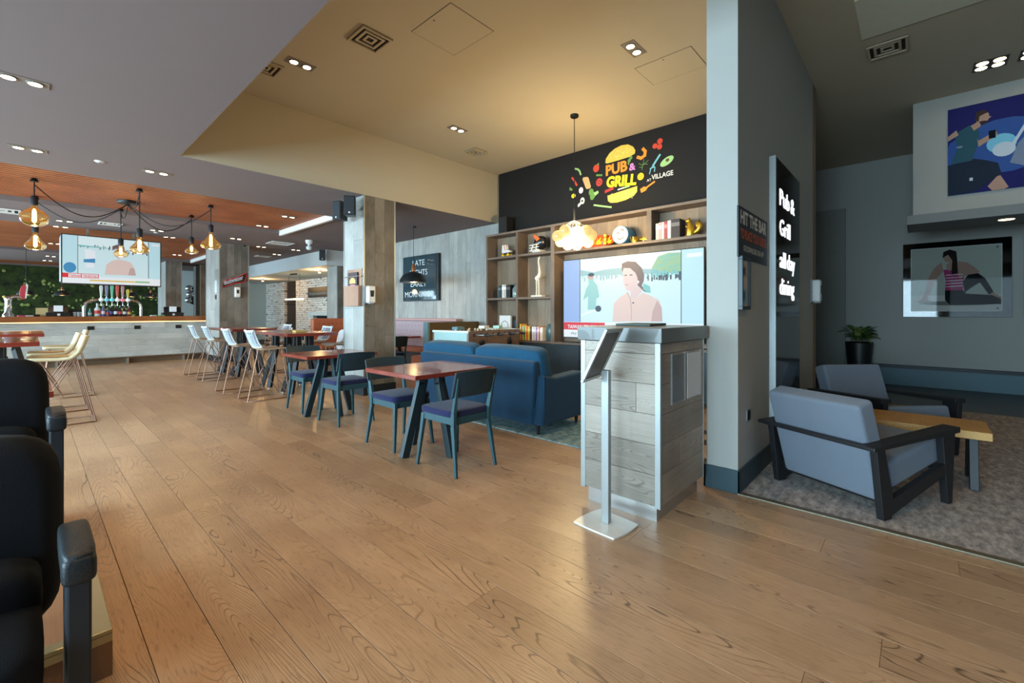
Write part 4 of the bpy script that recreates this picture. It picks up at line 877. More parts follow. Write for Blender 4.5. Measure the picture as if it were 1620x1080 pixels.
pic += crowd(.36,1.1,.95,22,3,rr_)+crowd(1.5,2.0,.90,30,10,rr_)+crowd(1.5,2.0,.95,24,15,rr_)
pic += [([(.48,1.01),(.55,1.04),(.6,.99),(.59,.93),(.66,.85),(.7,.67),(.64,.63),(.64,.46),(.48,.46),(.49,.68),(.39,.62),(.45,.8),(.5,.88)],9), (ell(.54,1.0,.055,.05),8), (ell(.545,1.03,.06,.03),10)]
pic += [([(.94,.27),(.96,.55),(1.06,.65),(1.2,.73),(1.25,.63),(1.33,.63),(1.45,.71),(1.57,.66),(1.7,.59),(1.74,.48),(1.75,.28)],7), ([(1.58,.28),(1.6,.43),(1.67,.59),(1.74,.48),(1.75,.28)],8), ([(1.24,.76),(1.34,.8),(1.42,.8),(1.43,.72),(1.33,.63),(1.25,.63)],6),
        ([(1.46,.85),(1.56,.80),(1.57,.70),(1.48,.72),(1.44,.78)],15), ([(1.1,1.17),(1.19,1.2),(1.33,1.18),(1.43,1.08),(1.47,.97),(1.46,.88),(1.43,.82),(1.46,.75),(1.53,.71),(1.46,.73),(1.4,.79),(1.36,.82),(1.2,.95),(1.10,1.06)],5),
        ([(1.13,1.10),(1.24,1.09),(1.33,1.01),(1.36,.94),(1.37,.84),(1.33,.77),(1.25,.73),(1.17,.76),(1.15,.81),(1.135,.85),(1.115,.90),(1.13,.97),(1.11,1.02)],6),
        (ell(1.165,.985,.022,.009),10), (ell(1.255,.985,.028,.009),10), (ell(1.185,.84,.032,.012),8), (ell(1.375,.875,.014,.02),12), ([(1.2,.73),(1.25,.63),(1.27,.45),(1.265,.28),(1.255,.28),(1.255,.45),(1.235,.63),(1.185,.71)],8), (ell(1.29,.56,.018,.01),10)]
pic += [([(.35,.38),(.62,.47),(.62,.44),(.35,.345)],12), (ell(.68,.475,.055,.05),10)]
pic += [(rc(0,0,.33,TH),1), (rc(.325,.25,.338,TH),10), (rc(2.02,0,TW,TH),2), (rc(2.018,.25,2.03,TH),10), (rc(2.1,1.18,2.31,1.235),12)]
pic += [(rc(0,0,TW,.255),12), (rc(0,.125,.80,.25),11), (rc(.30,.04,.46,.09),11)]
def television(name, label, origin, face, loc_box, parent=None):
    t = thing(name, label, 'television', (0,0,0))
    return t
tv = thing('television', 'large flat television showing a news interview, mounted in the shelving', 'television', (0,0,0))
MB().box(6.205,2.135,.90,6.262,4.49,2.225).build('casing', blackpl, tv, bevel=.004)
MB().box(6.262,2.9,1.2,6.60,3.7,1.9).build('wall_mount', blackmt, tv)
flat('screen', pic, tvp, FACE_X, (6.2035, 4.475, .915), tv)
lettering('TAIWAN TENSIONS', .085, tvp[12], FACE_X, (6.1980, 4.39, 1.062), tv, fit=.66, bold=.02)
lettering('sky', .06, tvp[10], FACE_X, (6.1980, 4.33, .965), tv, fit=.12); lettering('news', .045, tvp[12], FACE_X, (6.1980, 4.165, .965), tv, fit=.12)

# ------------------------------------------------------------------ mural painted on the black wall
mu = thing('burger_mural', 'painted burger and ingredients mural with pub name on the black wall', 'mural', (0,0,0))
c_ = {k: M('mural_'+k, S(*v), .6, var=.05) for k, v in dict(bun=(216,184,74), bun2=(236,212,120), orange=(222,136,34), yellow=(240,214,30), pink=(206,130,190), red=(196,62,38), dred=(168,44,44), green=(96,138,62), lgreen=(150,190,120), white=(220,214,206), toast=(208,158,106), blue=(110,176,186), brown=(92,64,36), dark=(38,33,32)).items()}
MX = 6.598
def paint(name, polys): 
    keys = []
    for _, k in polys:
        if k not in keys: keys.append(k)
    return flat(name, [(p, keys.index(k)) for p, k in polys], [c_[k] for k in keys], FACE_X, (MX, 0, 0), mu)
seeds = lambda x0, x1, y0, y1, n, f: [(ell(x, y, .012, .006, 6, random.uniform(0,3)), 'bun2') for x, y in [(random.uniform(x0,x1), random.uniform(y0,y1)) for _ in range(n)] if f(x, y)]
paint('top_bun', [([(-3.9,3.86),(-3.89,3.93),(-3.82,4.01),(-3.72,4.06),(-3.6,4.085),(-3.48,4.07),(-3.39,4.01),(-3.35,3.94),(-3.36,3.89),(-3.46,3.86),(-3.66,3.85),(-3.86,3.845)],'bun')]+seeds(-3.84,-3.42,3.88,4.06,70, lambda x, y: y < 4.06-1.2*(x+3.6)**2-.02))
paint('bottom_bun', [([(-3.86,3.30),(-3.6,3.33),(-3.32,3.36),(-3.32,3.27),(-3.38,3.21),(-3.52,3.17),(-3.68,3.155),(-3.8,3.17),(-3.85,3.21)],'bun')]+seeds(-3.83,-3.36,3.18,3.32,60, lambda x, y: True))
lettering('PUB', .235, c_['orange'], FACE_X, (MX-.001, 3.89, 3.645), mu, fit=.40, bold=.04, rotd=1)
lettering('&', .16, c_['pink'], FACE_X, (MX-.001, 3.46, 3.635), mu, fit=.115, bold=.03)
lettering('GRILL', .235, c_['yellow'], FACE_X, (MX-.001, 3.885, 3.45), mu, fit=.55, bold=.05, rotd=-6)
lettering('AT', .055, c_['white'], FACE_X, (MX-.001, 3.155, 3.395), mu, fit=.075, bold=.02)
lettering('VILLAGE', .105, c_['white'], FACE_X, (MX-.001, 3.075, 3.41), mu, fit=.345, bold=.02, rotd=1)
paint('lemon_slice', [(ell(-3.26,3.5,.055,.058),'yellow'), (ell(-3.26,3.5,.04,.042),'orange')]+[(ell(-3.26+.022*math.cos(a),3.5+.022*math.sin(a),.010,.012,8),'yellow') for a in (0,1.26,2.5,3.77,5.03)])
paint('tomato', [(ell(-4.08,3.81,.06,.065),'red'), ([(-4.07,3.87),(-4.03,3.90),(-4.02,3.85),(-4.06,3.86)],'green')])
paint('chilli', [(p,'lgreen') for p in line2([(-4.52,3.90),(-4.46,3.88),(-4.42,3.84),(-4.395,3.77)],.03)]); paint('red_chilli', [(p,'red') for p in line2([(-4.58,3.75),(-4.54,3.70),(-4.48,3.60)],.035)])
paint('toast', [([(-4.36,3.68),(-4.34,3.71),(-4.25,3.70),(-4.23,3.67),(-4.185,3.52),(-4.2,3.49),(-4.27,3.49),(-4.29,3.51)],'toast')]); paint('tomato_slice', [(ell(-4.02,3.56,.065,.07),'dred'), (ell(-4.02,3.56,.05,.055),'red')]+[(ell(-4.02+.028*math.cos(a),3.56+.03*math.sin(a),.012,.012,8),'dark') for a in (0,1.26,2.5,3.77,5.03)])
paint('onion', [(ell(-4.39,3.49,.045,.055),'white')]); paint('lemon', [(ell(-4.55,3.42,.045,.04),'yellow')]); paint('herb', [(ell(-4.62,3.56,.02,.03),'green'), (ell(-4.59,3.54,.02,.02),'green')])
paint('broccoli', [(ell(-4.18,3.42,.05,.06),'green'), (ell(-4.15,3.36,.055,.06),'green'), (ell(-4.16,3.32,.04,.04),'green'), ([(-4.13,3.40),(-4.04,3.42),(-4.03,3.38),(-4.10,3.34)],'lgreen')])
paint('mushroom', [([(-4.46,3.24),(-4.43,3.27),(-4.38,3.28),(-4.40,3.23),(-4.45,3.20)],'white'), (ell(-4.36,3.30,.045,.06),'white'), (ell(-4.365,3.30,.02,.02),'dark')]); paint('cucumber', [(p,'lgreen') for p in line2([(-4.12,3.185),(-3.96,3.14),(-3.79,3.095)],.028)])
paint('bacon', [([(-3.91,3.35),(-3.74,3.385),(-3.74,3.43),(-3.91,3.40)],'dred')]); paint('spring_onion', [(p,'lgreen') for p in line2([(-3.57,3.375),(-3.46,3.385)],.028)]+[(p,'white') for p in line2([(-3.66,3.365),(-3.57,3.375)],.022)])
paint('shrimp', [(p,'orange') for p in line2([(-3.31,3.82),(-3.25,3.79),(-3.19,3.82),(-3.18,3.88),(-3.22,3.93)],.05)]); paint('cherry_tomatoes', [(ell(-2.94,3.98,.045,.045),'red'), (ell(-3.02,3.925,.042,.042),'red'), (ell(-2.945,3.895,.042,.042),'red')])
paint('fork', [(p,'blue') for p in line2([(-3.05,3.63),(-2.94,3.77)],.03)+line2([(-3.11,3.51),(-3.09,3.58),(-3.05,3.63)],.015)+line2([(-3.03,3.53),(-3.02,3.59),(-3.05,3.63)],.015)+line2([(-3.10,3.59),(-3.03,3.60)],.015)])
paint('avocado', [(ell(-2.83,3.645,.115,.058,22,.45),'lgreen'), (ell(-2.82,3.66,.03,.026),'brown')]); paint('dill', [(p,'green') for p in line2([(-3.24,3.60),(-3.20,3.76)],.008)+line2([(-3.22,3.67),(-3.29,3.71)],.008)+line2([(-3.22,3.67),(-3.13,3.73)],.008)+line2([(-3.225,3.64),(-3.28,3.65)],.008)+line2([(-3.22,3.69),(-3.14,3.67)],.008)])
paint('parsley', [(ell(-3.46,3.80,.03,.03),'green'), (ell(-3.43,3.84,.028,.03),'green'), (ell(-3.47,3.76,.015,.03),'green')]); paint('leaf', [(p,'green') for p in line2([(-4.07,3.69),(-3.97,3.67)],.03)])
paint('spatula', [(p,'orange') for p in line2([(-3.15,3.31),(-3.03,3.37)],.028)]+[([(-3.27,3.30),(-3.20,3.33),(-3.14,3.30),(-3.17,3.26),(-3.25,3.235)],'orange')])

# ------------------------------------------------------------------ globe cluster pendant
gl = thing('globe_pendant', 'cluster of glowing glass globes hanging from the raised ceiling', 'pendant lamp', (5.36, 3.68, 0))
MB().lathe([(.055,ZH-.035),(.06,ZH-.03),(.06,ZH)], 20).build('ceiling_rose', blackmt, gl)
MB().tube([(0,0,ZH-.03),(0,0,2.82)], .006, 6).build('cord', blackmt, gl); MB().lathe([(.016,2.66),(.018,2.84)], 10).build('stem', blackmt, gl)
ge = M('glowing_globe', S(255,240,196), emit=2.6, ecol=S(255,226,150), var=0); ge2 = M('amber_glass_globe', S(240,220,160), .1, emit=.8, ecol=S(255,214,130), var=0)
gp_ = [(-.24,.02,2.44,.085),(-.15,-.10,2.50,.085),(-.13,.08,2.38,.09),(-.05,.0,2.42,.10),(0,.12,2.50,.085),(.03,-.12,2.46,.10),(.04,.02,2.32,.085),(.12,.06,2.40,.10),(.16,-.08,2.50,.085),(.25,.0,2.45,.08),(.20,.04,2.36,.085),(-.10,-.03,2.31,.08),(.10,-.14,2.36,.085),(-.20,.04,2.36,.075)]
for k, (a, d, z, r) in enumerate(gp_):
    x, y = a*math.sin(CA)+d*math.cos(CA), -a*math.cos(CA)+d*math.sin(CA)
    g = MB().ball((x,y,z), r, 18, 12).build('globe', ge2 if k in (0,1,8,9) else ge, gl)
    MB().tube([(0,0,2.68),(x*.6,y*.6,2.60),(x,y,z+r*.9)], .004, 5).build('arm', blackmt, gl)
light('globe_glow', 'POINT', (0,0,2.62), 150, (1.0,.74,.36), gl, shadow_soft_size=.12)
light('globe_glow', 'POINT', (-.05,0,2.14), 40, (1.0,.74,.36), gl, shadow_soft_size=.12)

# ------------------------------------------------------------------ lounge pictures
rp = thing('runner_poster', 'large blue poster of a runner on the lounge bulkhead', 'poster', (0,0,0))
MB().box(8.235,-1.7,2.87,8.249,-.297,4.01).build('board', M('poster_edge', S(40,44,80), .5), rp)
def K(n_, c__): return M('poster_'+n_, S(*c__), .6, var=.04, spec=.08)
PX = -.297
rpm = [K('navy',(34,36,96)), K('blue',(52,84,150)), K('glow',(120,190,220)), K('shirt',(46,84,100)), K('skin',(170,138,124)), K('hair',(60,48,46)), K('shorts',(34,44,62)), K('grey',(120,134,160)), K('pale',(190,204,220)), K('dark',(18,20,34))]
def rv(pts): return [(-(y)+PX, z-2.87) for y, z in pts]
poster = [(rc(0,0,1.40,1.135),0), (ell(.5,.55,.45,.34),1), (ell(.46,.58,.20,.20),1), (ell(.48,.58,.13,.12),2), (ell(.10,.45,.16,.28),1),
  ([(.55,.32),(.78,.20),(1.0,.55),(1.15,.80),(1.05,1.0),(.85,.85),(.62,.55)],7), (ell(.5,.50,.10,.09),8), (line2([(.58,.55),(.72,.85),(.9,1.05)],.03)[0],8), (line2([(.58,.55),(.72,.85),(.9,1.05)],.03)[1],8), (ell(.95,1.0,.10,.12),2),
  ([(0,.40),(.24,.44),(.34,.40),(.45,.34),(.48,.20),(.36,.10),(.26,.02),(0,0)],6), ([(.36,.06),(.44,.17),(.47,.18),(.54,.02),(.50,0),(.40,0)],4),
  ([(.06,.80),(.20,.88),(.26,.86),(.29,.76),(.28,.62),(.22,.42),(.03,.41),(.09,.62)],3), ([(0,.78),(.08,.85),(.10,.78),(0,.72)],4), ([(.27,.70),(.28,.58),(.40,.66),(.42,.70),(.39,.72),(.28,.66)],4), (ell(.41,.71,.035,.04),4), (rc(.37,.66,.43,.76),9),
  ([(.21,.87),(.24,.80),(.30,.84),(.30,.92)],4), (ell(.315,.95,.06,.085),4), ([(.25,.93),(.26,1.03),(.33,1.045),(.37,1.0),(.33,.99),(.29,.97),(.28,.90)],5), ([(.285,.90),(.30,.865),(.34,.858),(.37,.885),(.35,.90),(.31,.905)],5), ([(.365,.95),(.395,.94),(.375,.92)],4), (rc(.20,.16,.23,.20),8), (ell(.11,.62,.03,.015),7)]
poster = [([(min(1.4, max(0, x)), min(1.135, max(0, y))) for x, y in p], m_) for p, m_ in poster]
flat('print', poster, rpm, FACE_X, (8.2335, PX, 2.87), rp)
def yoga(y1, label, second=False):
    t = thing('framed_picture', label, 'picture', (0,0,0))
    w_, h_ = 1.325, 1.315
    MB().box(10.765,y1-w_,1.25,10.8,y1,1.25+h_).build('frame', M('black_gloss_frame', S(6,6,7), .04), t, bevel=.004)
    ym = [K('wall',(176,182,172)), K('floor',(206,206,200)), K('skin',(92,62,54)), K('black',(20,20,26)), K('pinktop',(170,60,110)), K('shade',(120,124,118)), K('bright',(228,232,232)), K('hairb',(30,22,20)), K('white',(236,236,234))]
    if not second:
        pl = [(rc(0,0,1.112,1.113),8), (rc(.008,.25,1.104,1.105),0), (rc(.008,.008,1.104,.28),1), (ell(.6,.14,.5,.04),5),
          ([(.50,.72),(.60,.74),(.70,.70),(.74,.80),(.62,.86),(.50,.80)],2), ([(.40,.86),(.30,.75),(.23,.58),(.17,.30),(.14,.20),(.20,.18),(.25,.30),(.33,.56),(.42,.70)],2), ([(.06,.17),(.24,.16),(.25,.21),(.16,.22)],2),
          ([(.42,.72),(.62,.74),(.68,.66),(.66,.36),(.44,.34),(.45,.52)],4), ([(.60,.82),(.70,.84),(.80,.74),(.86,.66),(.80,.62),(.68,.60),(.62,.55),(.60,.64)],2), ([(.66,.50),(.72,.62),(.84,.64),(.92,.55),(1.0,.36),(1.02,.30),(.96,.28),(.86,.48),(.78,.42),(.68,.32)],3),
          ([(.44,.36),(.66,.36),(.70,.30),(1.0,.27),(1.1,.20),(1.1,.12),(.90,.11),(.5,.11),(.44,.20)],3), ([(.98,.28),(1.1,.20),(1.1,.24),(1.0,.32)],2), ([(.45,.80),(.53,.88),(.58,.86),(.60,.72),(.48,.70)],2), (ell(.49,.95,.075,.105),2), ([(.41,.93),(.42,1.03),(.50,1.07),(.58,1.03),(.59,.90),(.60,.66),(.52,.62),(.53,.88),(.48,.98)],7)]
        pl += [([(.45+i*.0,.42+i*.05),(.66,.43+i*.05),(.66,.44+i*.05),(.45,.43+i*.05)],6) for i in range(5)]
        pl += [(ell(1.06,1.06,.012,.012,8),3), (ell(1.06,.05,.012,.012,8),3)]
    else: pl = [(rc(0,0,1.112,1.113),8), (rc(.008,.008,1.104,1.105),5)]
    flat('print', pl, ym, FACE_X, (10.763, y1-.105, 1.35), t)
    MB().box(10.752,y1-w_+.01,1.26,10.756,y1-.01,1.24+h_).build('glazing', M('picture_glass', S(6,8,8), .02, alpha=.10, var=0), t)
yoga(.193, 'black framed print of a stretching woman on the lounge wall'); yoga(-1.26, 'black framed grey print at the right edge of the lounge wall', True)
# ------------------------------------------------------------------ bar
br = thing('bar_counter', 'long bar with bleached board front and orange timber top', 'bar', (0,0,0))
MB().box(-4.3,15.47,.14,3.82,16.1,1.09).build('carcass', M('bar_core', S(60,56,52), .8), br)
for r in range(6):
    x = -4.3-(.0,.7,.35,1.1,.2,.9)[r]
    while x < 3.82:
        a, b_ = max(x, -4.3), min(x+1.55, 3.83)
        if b_-a > .05: MB().box(a+.001,15.45,.15+r*.155+.001,b_-.001,15.47,.15+(r+1)*.155-.001).build('board', barfr, br)
        x += 1.55
MB().box(-4.3,15.45,1.08,3.83,15.47,1.10).build('light_strip', M('led_strip', S(255,214,130), emit=5.0, ecol=S(255,206,120), var=0), br)
MB().box(-4.3,15.28,1.10,3.86,16.2,1.235).build('bar_top', bartop_w, br, bevel=.006)
MB().box(-4.3,15.43,0,3.83,15.47,.14).build('kickplate', M('bronze_kickplate', S(120,104,86), .35, metal=.6), br)
MB().tube([(-4.3,15.28,.16),(3.8,15.28,.16)], .022, 8).build('foot_rail', M('bronze_kickplate', S(120,104,86), .35, metal=.6), br)
for x in (-2.2,-.6,.45,1.75,2.95): MB().box(x-.02,15.26,0,x+.02,15.43,.15).build('rail_post', steel_m, br)
for i, (x, lab) in enumerate(((1.055,'nearest the cream stools'),(1.964,'in the middle of the bar front'),(2.858,'nearest the end column'))):
    tag(MB().box(x-.065,15.436,.89,x+.065,15.4495,.985).build('outlet_box', blackpl, bevel=.003), 'black outlet box on the bar front, '+lab, 'socket', 'outlet boxes on the bar')
BZ = 1.236
# main arched beer font
ft = thing('beer_font', 'arched chrome beer font with six tap handles on the bar', 'beer tap', (0, 15.62, BZ))
chrome = M('chrome', S(214,216,218), .12, metal=1.0)
MB().tube([(.94,0,0),(.94,0,.22),(.97,0,.33),(1.05,0,.40),(1.18,0,.43),(1.86,0,.43),(1.97,0,.40),(2.04,0,.33),(2.06,0,.22),(2.06,0,0)], .035, 12).build('arch_pipe', chrome, ft)
hcol = [((226,226,214),'white'),((150,140,170),'violet'),((120,196,160),'green'),((224,96,80),'red'),((200,150,150),'pink'),((220,196,80),'yellow')]
dcol = [(232,232,232),(120,200,214),(110,206,214),(236,226,232),(226,130,140),(232,236,240)]
for k in range(6):
    x = 1.26+k*.105; hh = (.30,.32,.33,.33,.32,.22)[k]
    hd = MB().prism([(x-.016,.50),(x+.016,.50),(x+.036,.50+hh*.8),(x+.024,.50+hh),(x-.024,.50+hh),(x-.036,.50+hh*.8)], -.05, -.02, 'Y').build('tap_handle', M('handle_'+hcol[k][1], S(*hcol[k][0]), .35), ft, bevel=.006)
    MB().lathe([(.012,.44),(.016,.50)], 10, (x,-.03,0)).build('collar', chrome, hd)
    MB().lathe([(0,-.068),(.05,-.066),(.05,-.045)], 18, (x,0,.43), axis='Y').build('badge', M('badge_%d' % k, S(*dcol[k]), .3, emit=.25, ecol=S(*dcol[k])), ft)
    MB().tube([(x,-.05,.40),(x,-.08,.36),(x,-.08,.28)], .012, 8).build('spout', chrome, ft)
f2 = thing('side_beer_font', 'chrome beer font with a red and white handle at the left end of the bar', 'beer tap', (-.33, 15.62, BZ))
MB().lathe([(.10,0),(.09,.05),(.06,.10),(.055,.36),(.075,.44),(.05,.47)], 16).build('column', chrome, f2)
MB().tube([(0,0,.42),(.10,-.02,.47),(.22,-.03,.46)], .04, 10).build('arm', chrome, f2)
MB().prism([(.20,.40),(.26,.42),(.29,.70),(.26,.78),(.20,.70),(.17,.56)], -.06, -.03, 'Y').build('tap_handle', M('handle_crimson', S(190,60,70), .35), f2, bevel=.008)
MB().prism([(.265,.42),(.29,.44),(.315,.74),(.28,.80)], -.058, -.032, 'Y').build('handle_edge', M('handle_white', S(226,226,214), .35), f2)
MB().ball((-.06,-.03,.46), .03, 10, 7).build('knob', M('yellow_knob', S(220,190,80), .4), f2)
def bottle(x, y, h, r, col, lab, name='bottle'):
    t = thing(name, lab, 'bottle', (x, y, BZ), 0, 'bottles and glasses under the beer font')
    MB().lathe([(r*.9,0),(r,.01),(r,h*.55),(r*.4,h*.72),(r*.36,h*.95)], 14).build('body', M('bottle_%d_%d_%d' % col, S(*col), .2, coat=.3), t)
    MB().lathe([(r*.42,h*.94),(r*.42,h)], 10).build('cap', M('cap_grey', S(170,170,170), .4), t)
    MB().lathe([(r*1.02,h*.2),(r*1.02,h*.45)], 14).build('label_band', M('label_band_%d' % (int(x*100) % 5), S(*((220,60,60),(230,230,226),(90,80,140),(210,180,80),(200,200,210))[int(x*100) % 5]), .5), t)
for i, (x, h_, r, col, lab) in enumerate(((1.20,.34,.06,(210,216,214),'tall frosted white bottle under the beer font, leftmost'), (1.31,.30,.045,(116,104,160),'violet bottle under the beer font'), (1.40,.22,.03,(90,84,130),'short violet bottle under the beer font'), (1.47,.28,.04,(40,26,26),'dark red labelled bottle under the beer font, first'),
    (1.56,.29,.04,(36,24,30),'dark bottle with bright cap under the beer font'), (1.65,.28,.04,(52,20,24),'deep red bottle under the beer font'), (1.74,.28,.04,(48,22,34),'maroon bottle under the beer font'), (1.83,.26,.04,(120,30,40),'crimson bottle under the beer font, rightmost'), (1.06,.20,.035,(90,170,180),'small teal bottle left of the beer font'))):
    bottle(x, 15.75+.02*(i % 2), h_, r, col, lab)
def terminal(x, y, lab, s_=1.0):
    t = thing('till', lab, 'till', (x, y, BZ), 0, 'tills on the bar')
    MB().box(-.20*s_,-.10,.0,.24*s_,.15,.10).build('base', blackpl, t, bevel=.006)
    MB().hexa([(-.16*s_,-.02,.10),(.20*s_,-.02,.10),(.20*s_,.06,.10),(-.16*s_,.06,.10)], [(-.16*s_,.06,.26),(.20*s_,.06,.26),(.20*s_,.10,.26),(-.16*s_,.10,.26)]).build('screen_back', M('till_black', S(26,26,30), .3), t, bevel=.006)
    MB().box(-.06,-.07,.12,.10,-.02,.27).build('customer_display', M('till_white', S(214,218,222), .4, emit=.25, ecol=S(214,224,232)), t, bevel=.006)
    MB().box(.0,-.12,.02,.05,-.10,.07).build('card_slot', whitepl, t)
terminal(.47, 15.75, 'black till with white display at the left half of the bar'); terminal(2.76, 15.75, 'black till with white display at the right end of the bar', 1.1)
tag(MB().box(-.17,-.01,0,.17,.01,.21).build('tan_board', M('tan_card', S(214,188,130), .7), loc=(.28,15.95,BZ), bevel=.003), 'tan board propped behind the left till', 'board')
tag(MB().box(-.16,-.06,0,.16,.06,.17).build('black_case', blackpl, loc=(.80,16.02,BZ), bevel=.005), 'black case right of the left till on the bar', 'case')
tag(MB().box(-.16,-.06,0,.16,.06,.05).build('bar_caddy', blackpl, loc=(.02,15.8,BZ), bevel=.005), 'low black caddy between the left beer font and till', 'caddy')
def glassware(x, y, lab):
    t = thing('drinking_glass', lab, 'glass', (x, y, BZ), 0, 'upturned glasses on the bar'); MB().lathe([(.03,.0),(.035,.11),(.032,.11),(.027,.006)], 12).build('body', M('drinking_glass', S(220,230,232), .05, alpha=.35, var=0), t)
for k in range(3): glassware(.78+k*.07, 15.75, ('clear glass nearest the black case', 'middle clear glass beside the black case', 'clear glass nearest the beer font')[k])
for i, (x, col, nm) in enumerate(((2.30,(206,214,212),'white'),(2.48,(120,190,130),'green'),(-.12,(200,90,110),'red'),(-.0,(220,220,224),'pale'))):
    tag(MB().box(-.07,-.04,0,.07,.04,.03).build('bar_towel', M('towel_'+nm, S(*col), .9, bump=.4), loc=(x,15.45+.03*i,BZ), rot=(0,0,.3), bevel=.01), 'folded %s bar towel lying on the bar' % nm, 'towel')
def cap_lamp(x, y, zb, zc, lab, grp, glow_=3.0, scale=1.0, e=5):
    t = thing('dome_pendant', lab, 'pendant lamp', (x, y, 0), 0, grp); s_ = scale
    prof = [(.20*s_,zb),(.195*s_,zb+.035*s_),(.15*s_,zb+.11*s_),(.06*s_,zb+.15*s_),(.035*s_,zb+.16*s_)]
    o = MB().lathe([(a, z) for a, z in prof], 24).build('shade', M('dark_dome', S(30,38,42), .35), t)
    o.data.polygons.foreach_set('use_smooth', [True]*len(o.data.polygons))
    MB().lathe([(.19*s_,zb+.006),(0,zb+.008)], 24).build('inner_glow', M('dome_inner', S(255,170,60), emit=glow_, ecol=S(255,160,50), var=0), t)
    MB().lathe([(.028*s_,zb+.15*s_),(.028*s_,zb+.25*s_),(.012*s_,zb+.27*s_)], 12).build('socket', M('copper_socket', S(190,130,90), .3, metal=.7), t)
    MB().tube([(0,0,zb+.27*s_),(0,0,zc)], .006, 6).build('cord', blackmt, t); MB().lathe([(.055,zc-.03),(.06,zc)], 16).build('ceiling_rose', blackmt, t)
    light('dome_light', 'POINT', (0,0,zb-.06), e, WARM, t, shadow_soft_size=.06)
for i, (x, nm) in enumerate(((-.06,'leftmost'),(.67,'second from the left'),(2.27,'third from the left'),(2.76,'rightmost'))): cap_lamp(x, 19, 1.85, ZL+.07, 'dark dome pendant against the moss wall, '+nm, 'dome pendants over the back bar', scale=.95)
cap_lamp(5.64, 8.07, 1.98, ZL, 'black dome pendant with copper neck over the booth table', None, glow_=4, scale=1.5, e=12)
cap_lamp(5.64, 10.6, 1.98, ZL, 'black dome pendant half hidden by the oak column', None, glow_=4, scale=1.5, e=8)

# ------------------------------------------------------------------ bar television in its box
bt_ = thing('bar_television', 'large television hanging over the bar showing the news', 'television', (0,0,0))
tw, th_ = 1.66, 1.04; tx0, tz0, ty = .48, 1.97, 13.5
MB().box(tx0-.02,ty+.002,tz0-.02,tx0+tw+.02,ty+.10,tz0+th_+.02).build('casing', blackpl, bt_, bevel=.004)
MB().box(tx0-.02,ty+.10,tz0+.05,tx0+tw+.02,ty+.75,tz0+th_).build('rear_box', M('pale_grey_box', S(180,186,196), .5), bt_, bevel=.004)
for q in (.4, 1.2): MB().box(tx0+q,ty+.4,tz0+th_-.02,tx0+q+.04,ty+.44,ZL+.072).build('hanger', alu_m, bt_)
sx, sz = tw/TW, th_/TH
rr2 = random.Random(5)
p2 = [(rc(0,0,TW,TH),0), (rc(.32,1.02,2.03,TH),13)]+crowd(.36,1.1,.98,16,10,rr2)+crowd(1.4,2.0,.90,16,10,rr2)+[([(.34,1.05),(1.0,1.02),(1.0,1.0),(.34,1.01)],15)]
p2 += [([(.48,.92),(.60,.94),(.72,.90),(.74,.70),(.68,.62),(.70,.44),(.50,.44),(.52,.62)],12), ([(.46,.66),(.72,.70),(.72,.58),(.46,.58)],17)]
p2 += [([(.94,.27),(.98,.55),(1.1,.66),(1.25,.72),(1.42,.70),(1.58,.64),(1.66,.48),(1.70,.28)],7), ([(1.5,.28),(1.56,.5),(1.66,.48),(1.70,.28)],8), (ell(1.28,.90,.12,.16),6), ([(1.12,.96),(1.12,1.08),(1.24,1.14),(1.40,1.10),(1.44,.92),(1.36,.86),(1.34,.98),(1.2,1.02)],5), (ell(1.22,.92,.03,.012),10), (ell(1.24,.80,.04,.012),8)]
p2 += [(rc(0,0,.33,TH),2), (ell(.16,.42,.14,.14),17), (rc(.325,.25,.338,TH),10), (rc(2.02,0,TW,TH),2), (rc(2.012,.22,2.03,TH),10), (rc(2.1,1.18,2.31,1.235),12), (rc(0,0,TW,.20),12), (rc(0,.15,.80,.27),11), (rc(.13,.165,.40,.255),12), (rc(.42,.165,.78,.255),12), (rc(.6,.075,1.7,.11),16), (rc(1.7,.07,2.05,.12),4)]
flat('screen', [([(x*sx, y*sz) for x, y in p], mi) for p, mi in p2], tvp, FACE_Y, (tx0, ty, tz0), bt_)
lettering('TAIWAN TENSIONS', .07, tvp[11], FACE_Y, (tx0+.10, ty-.006, tz0+.14), bt_, fit=.44, bold=.02)

# ------------------------------------------------------------------ bulb chandelier on the slatted ceiling
bc = thing('bulb_chandelier', 'spider chandelier of six oversized filament bulbs on black cables', 'chandelier', (0,0,0))
ZS = ZL+.074
MB().lathe([(.14,ZS-.05),(.15,ZS-.035),(.15,ZS)], 24, (1.17,10.18,0)).build('ceiling_plate', blackmt, bc)
bulb_g = M('amber_bulb_glass', S(255,222,160), .0, trans=1.0, ior=1.06, emit=.10, ecol=S(255,190,90), var=0); fil = M('glowing_filament', S(255,226,160), emit=12.0, ecol=S(255,220,140), var=0)
def globe(r, L_): return [(.028,0),(.034,-.04),(.05,-.06),(r*.86,-.06-(L_-.06)*.28),(r,-.06-(L_-.06)*.52),(r*.84,-.06-(L_-.06)*.80),(r*.45,-L_+.012),(0,-L_)]
def pear(r, L_): return [(.026,0),(.03,-.05),(.042,-.085),(r*.56,-L_*.45),(r*.92,-L_*.64),(r,-L_*.76),(r*.90,-L_*.87),(r*.6,-L_*.96),(0,-L_)]
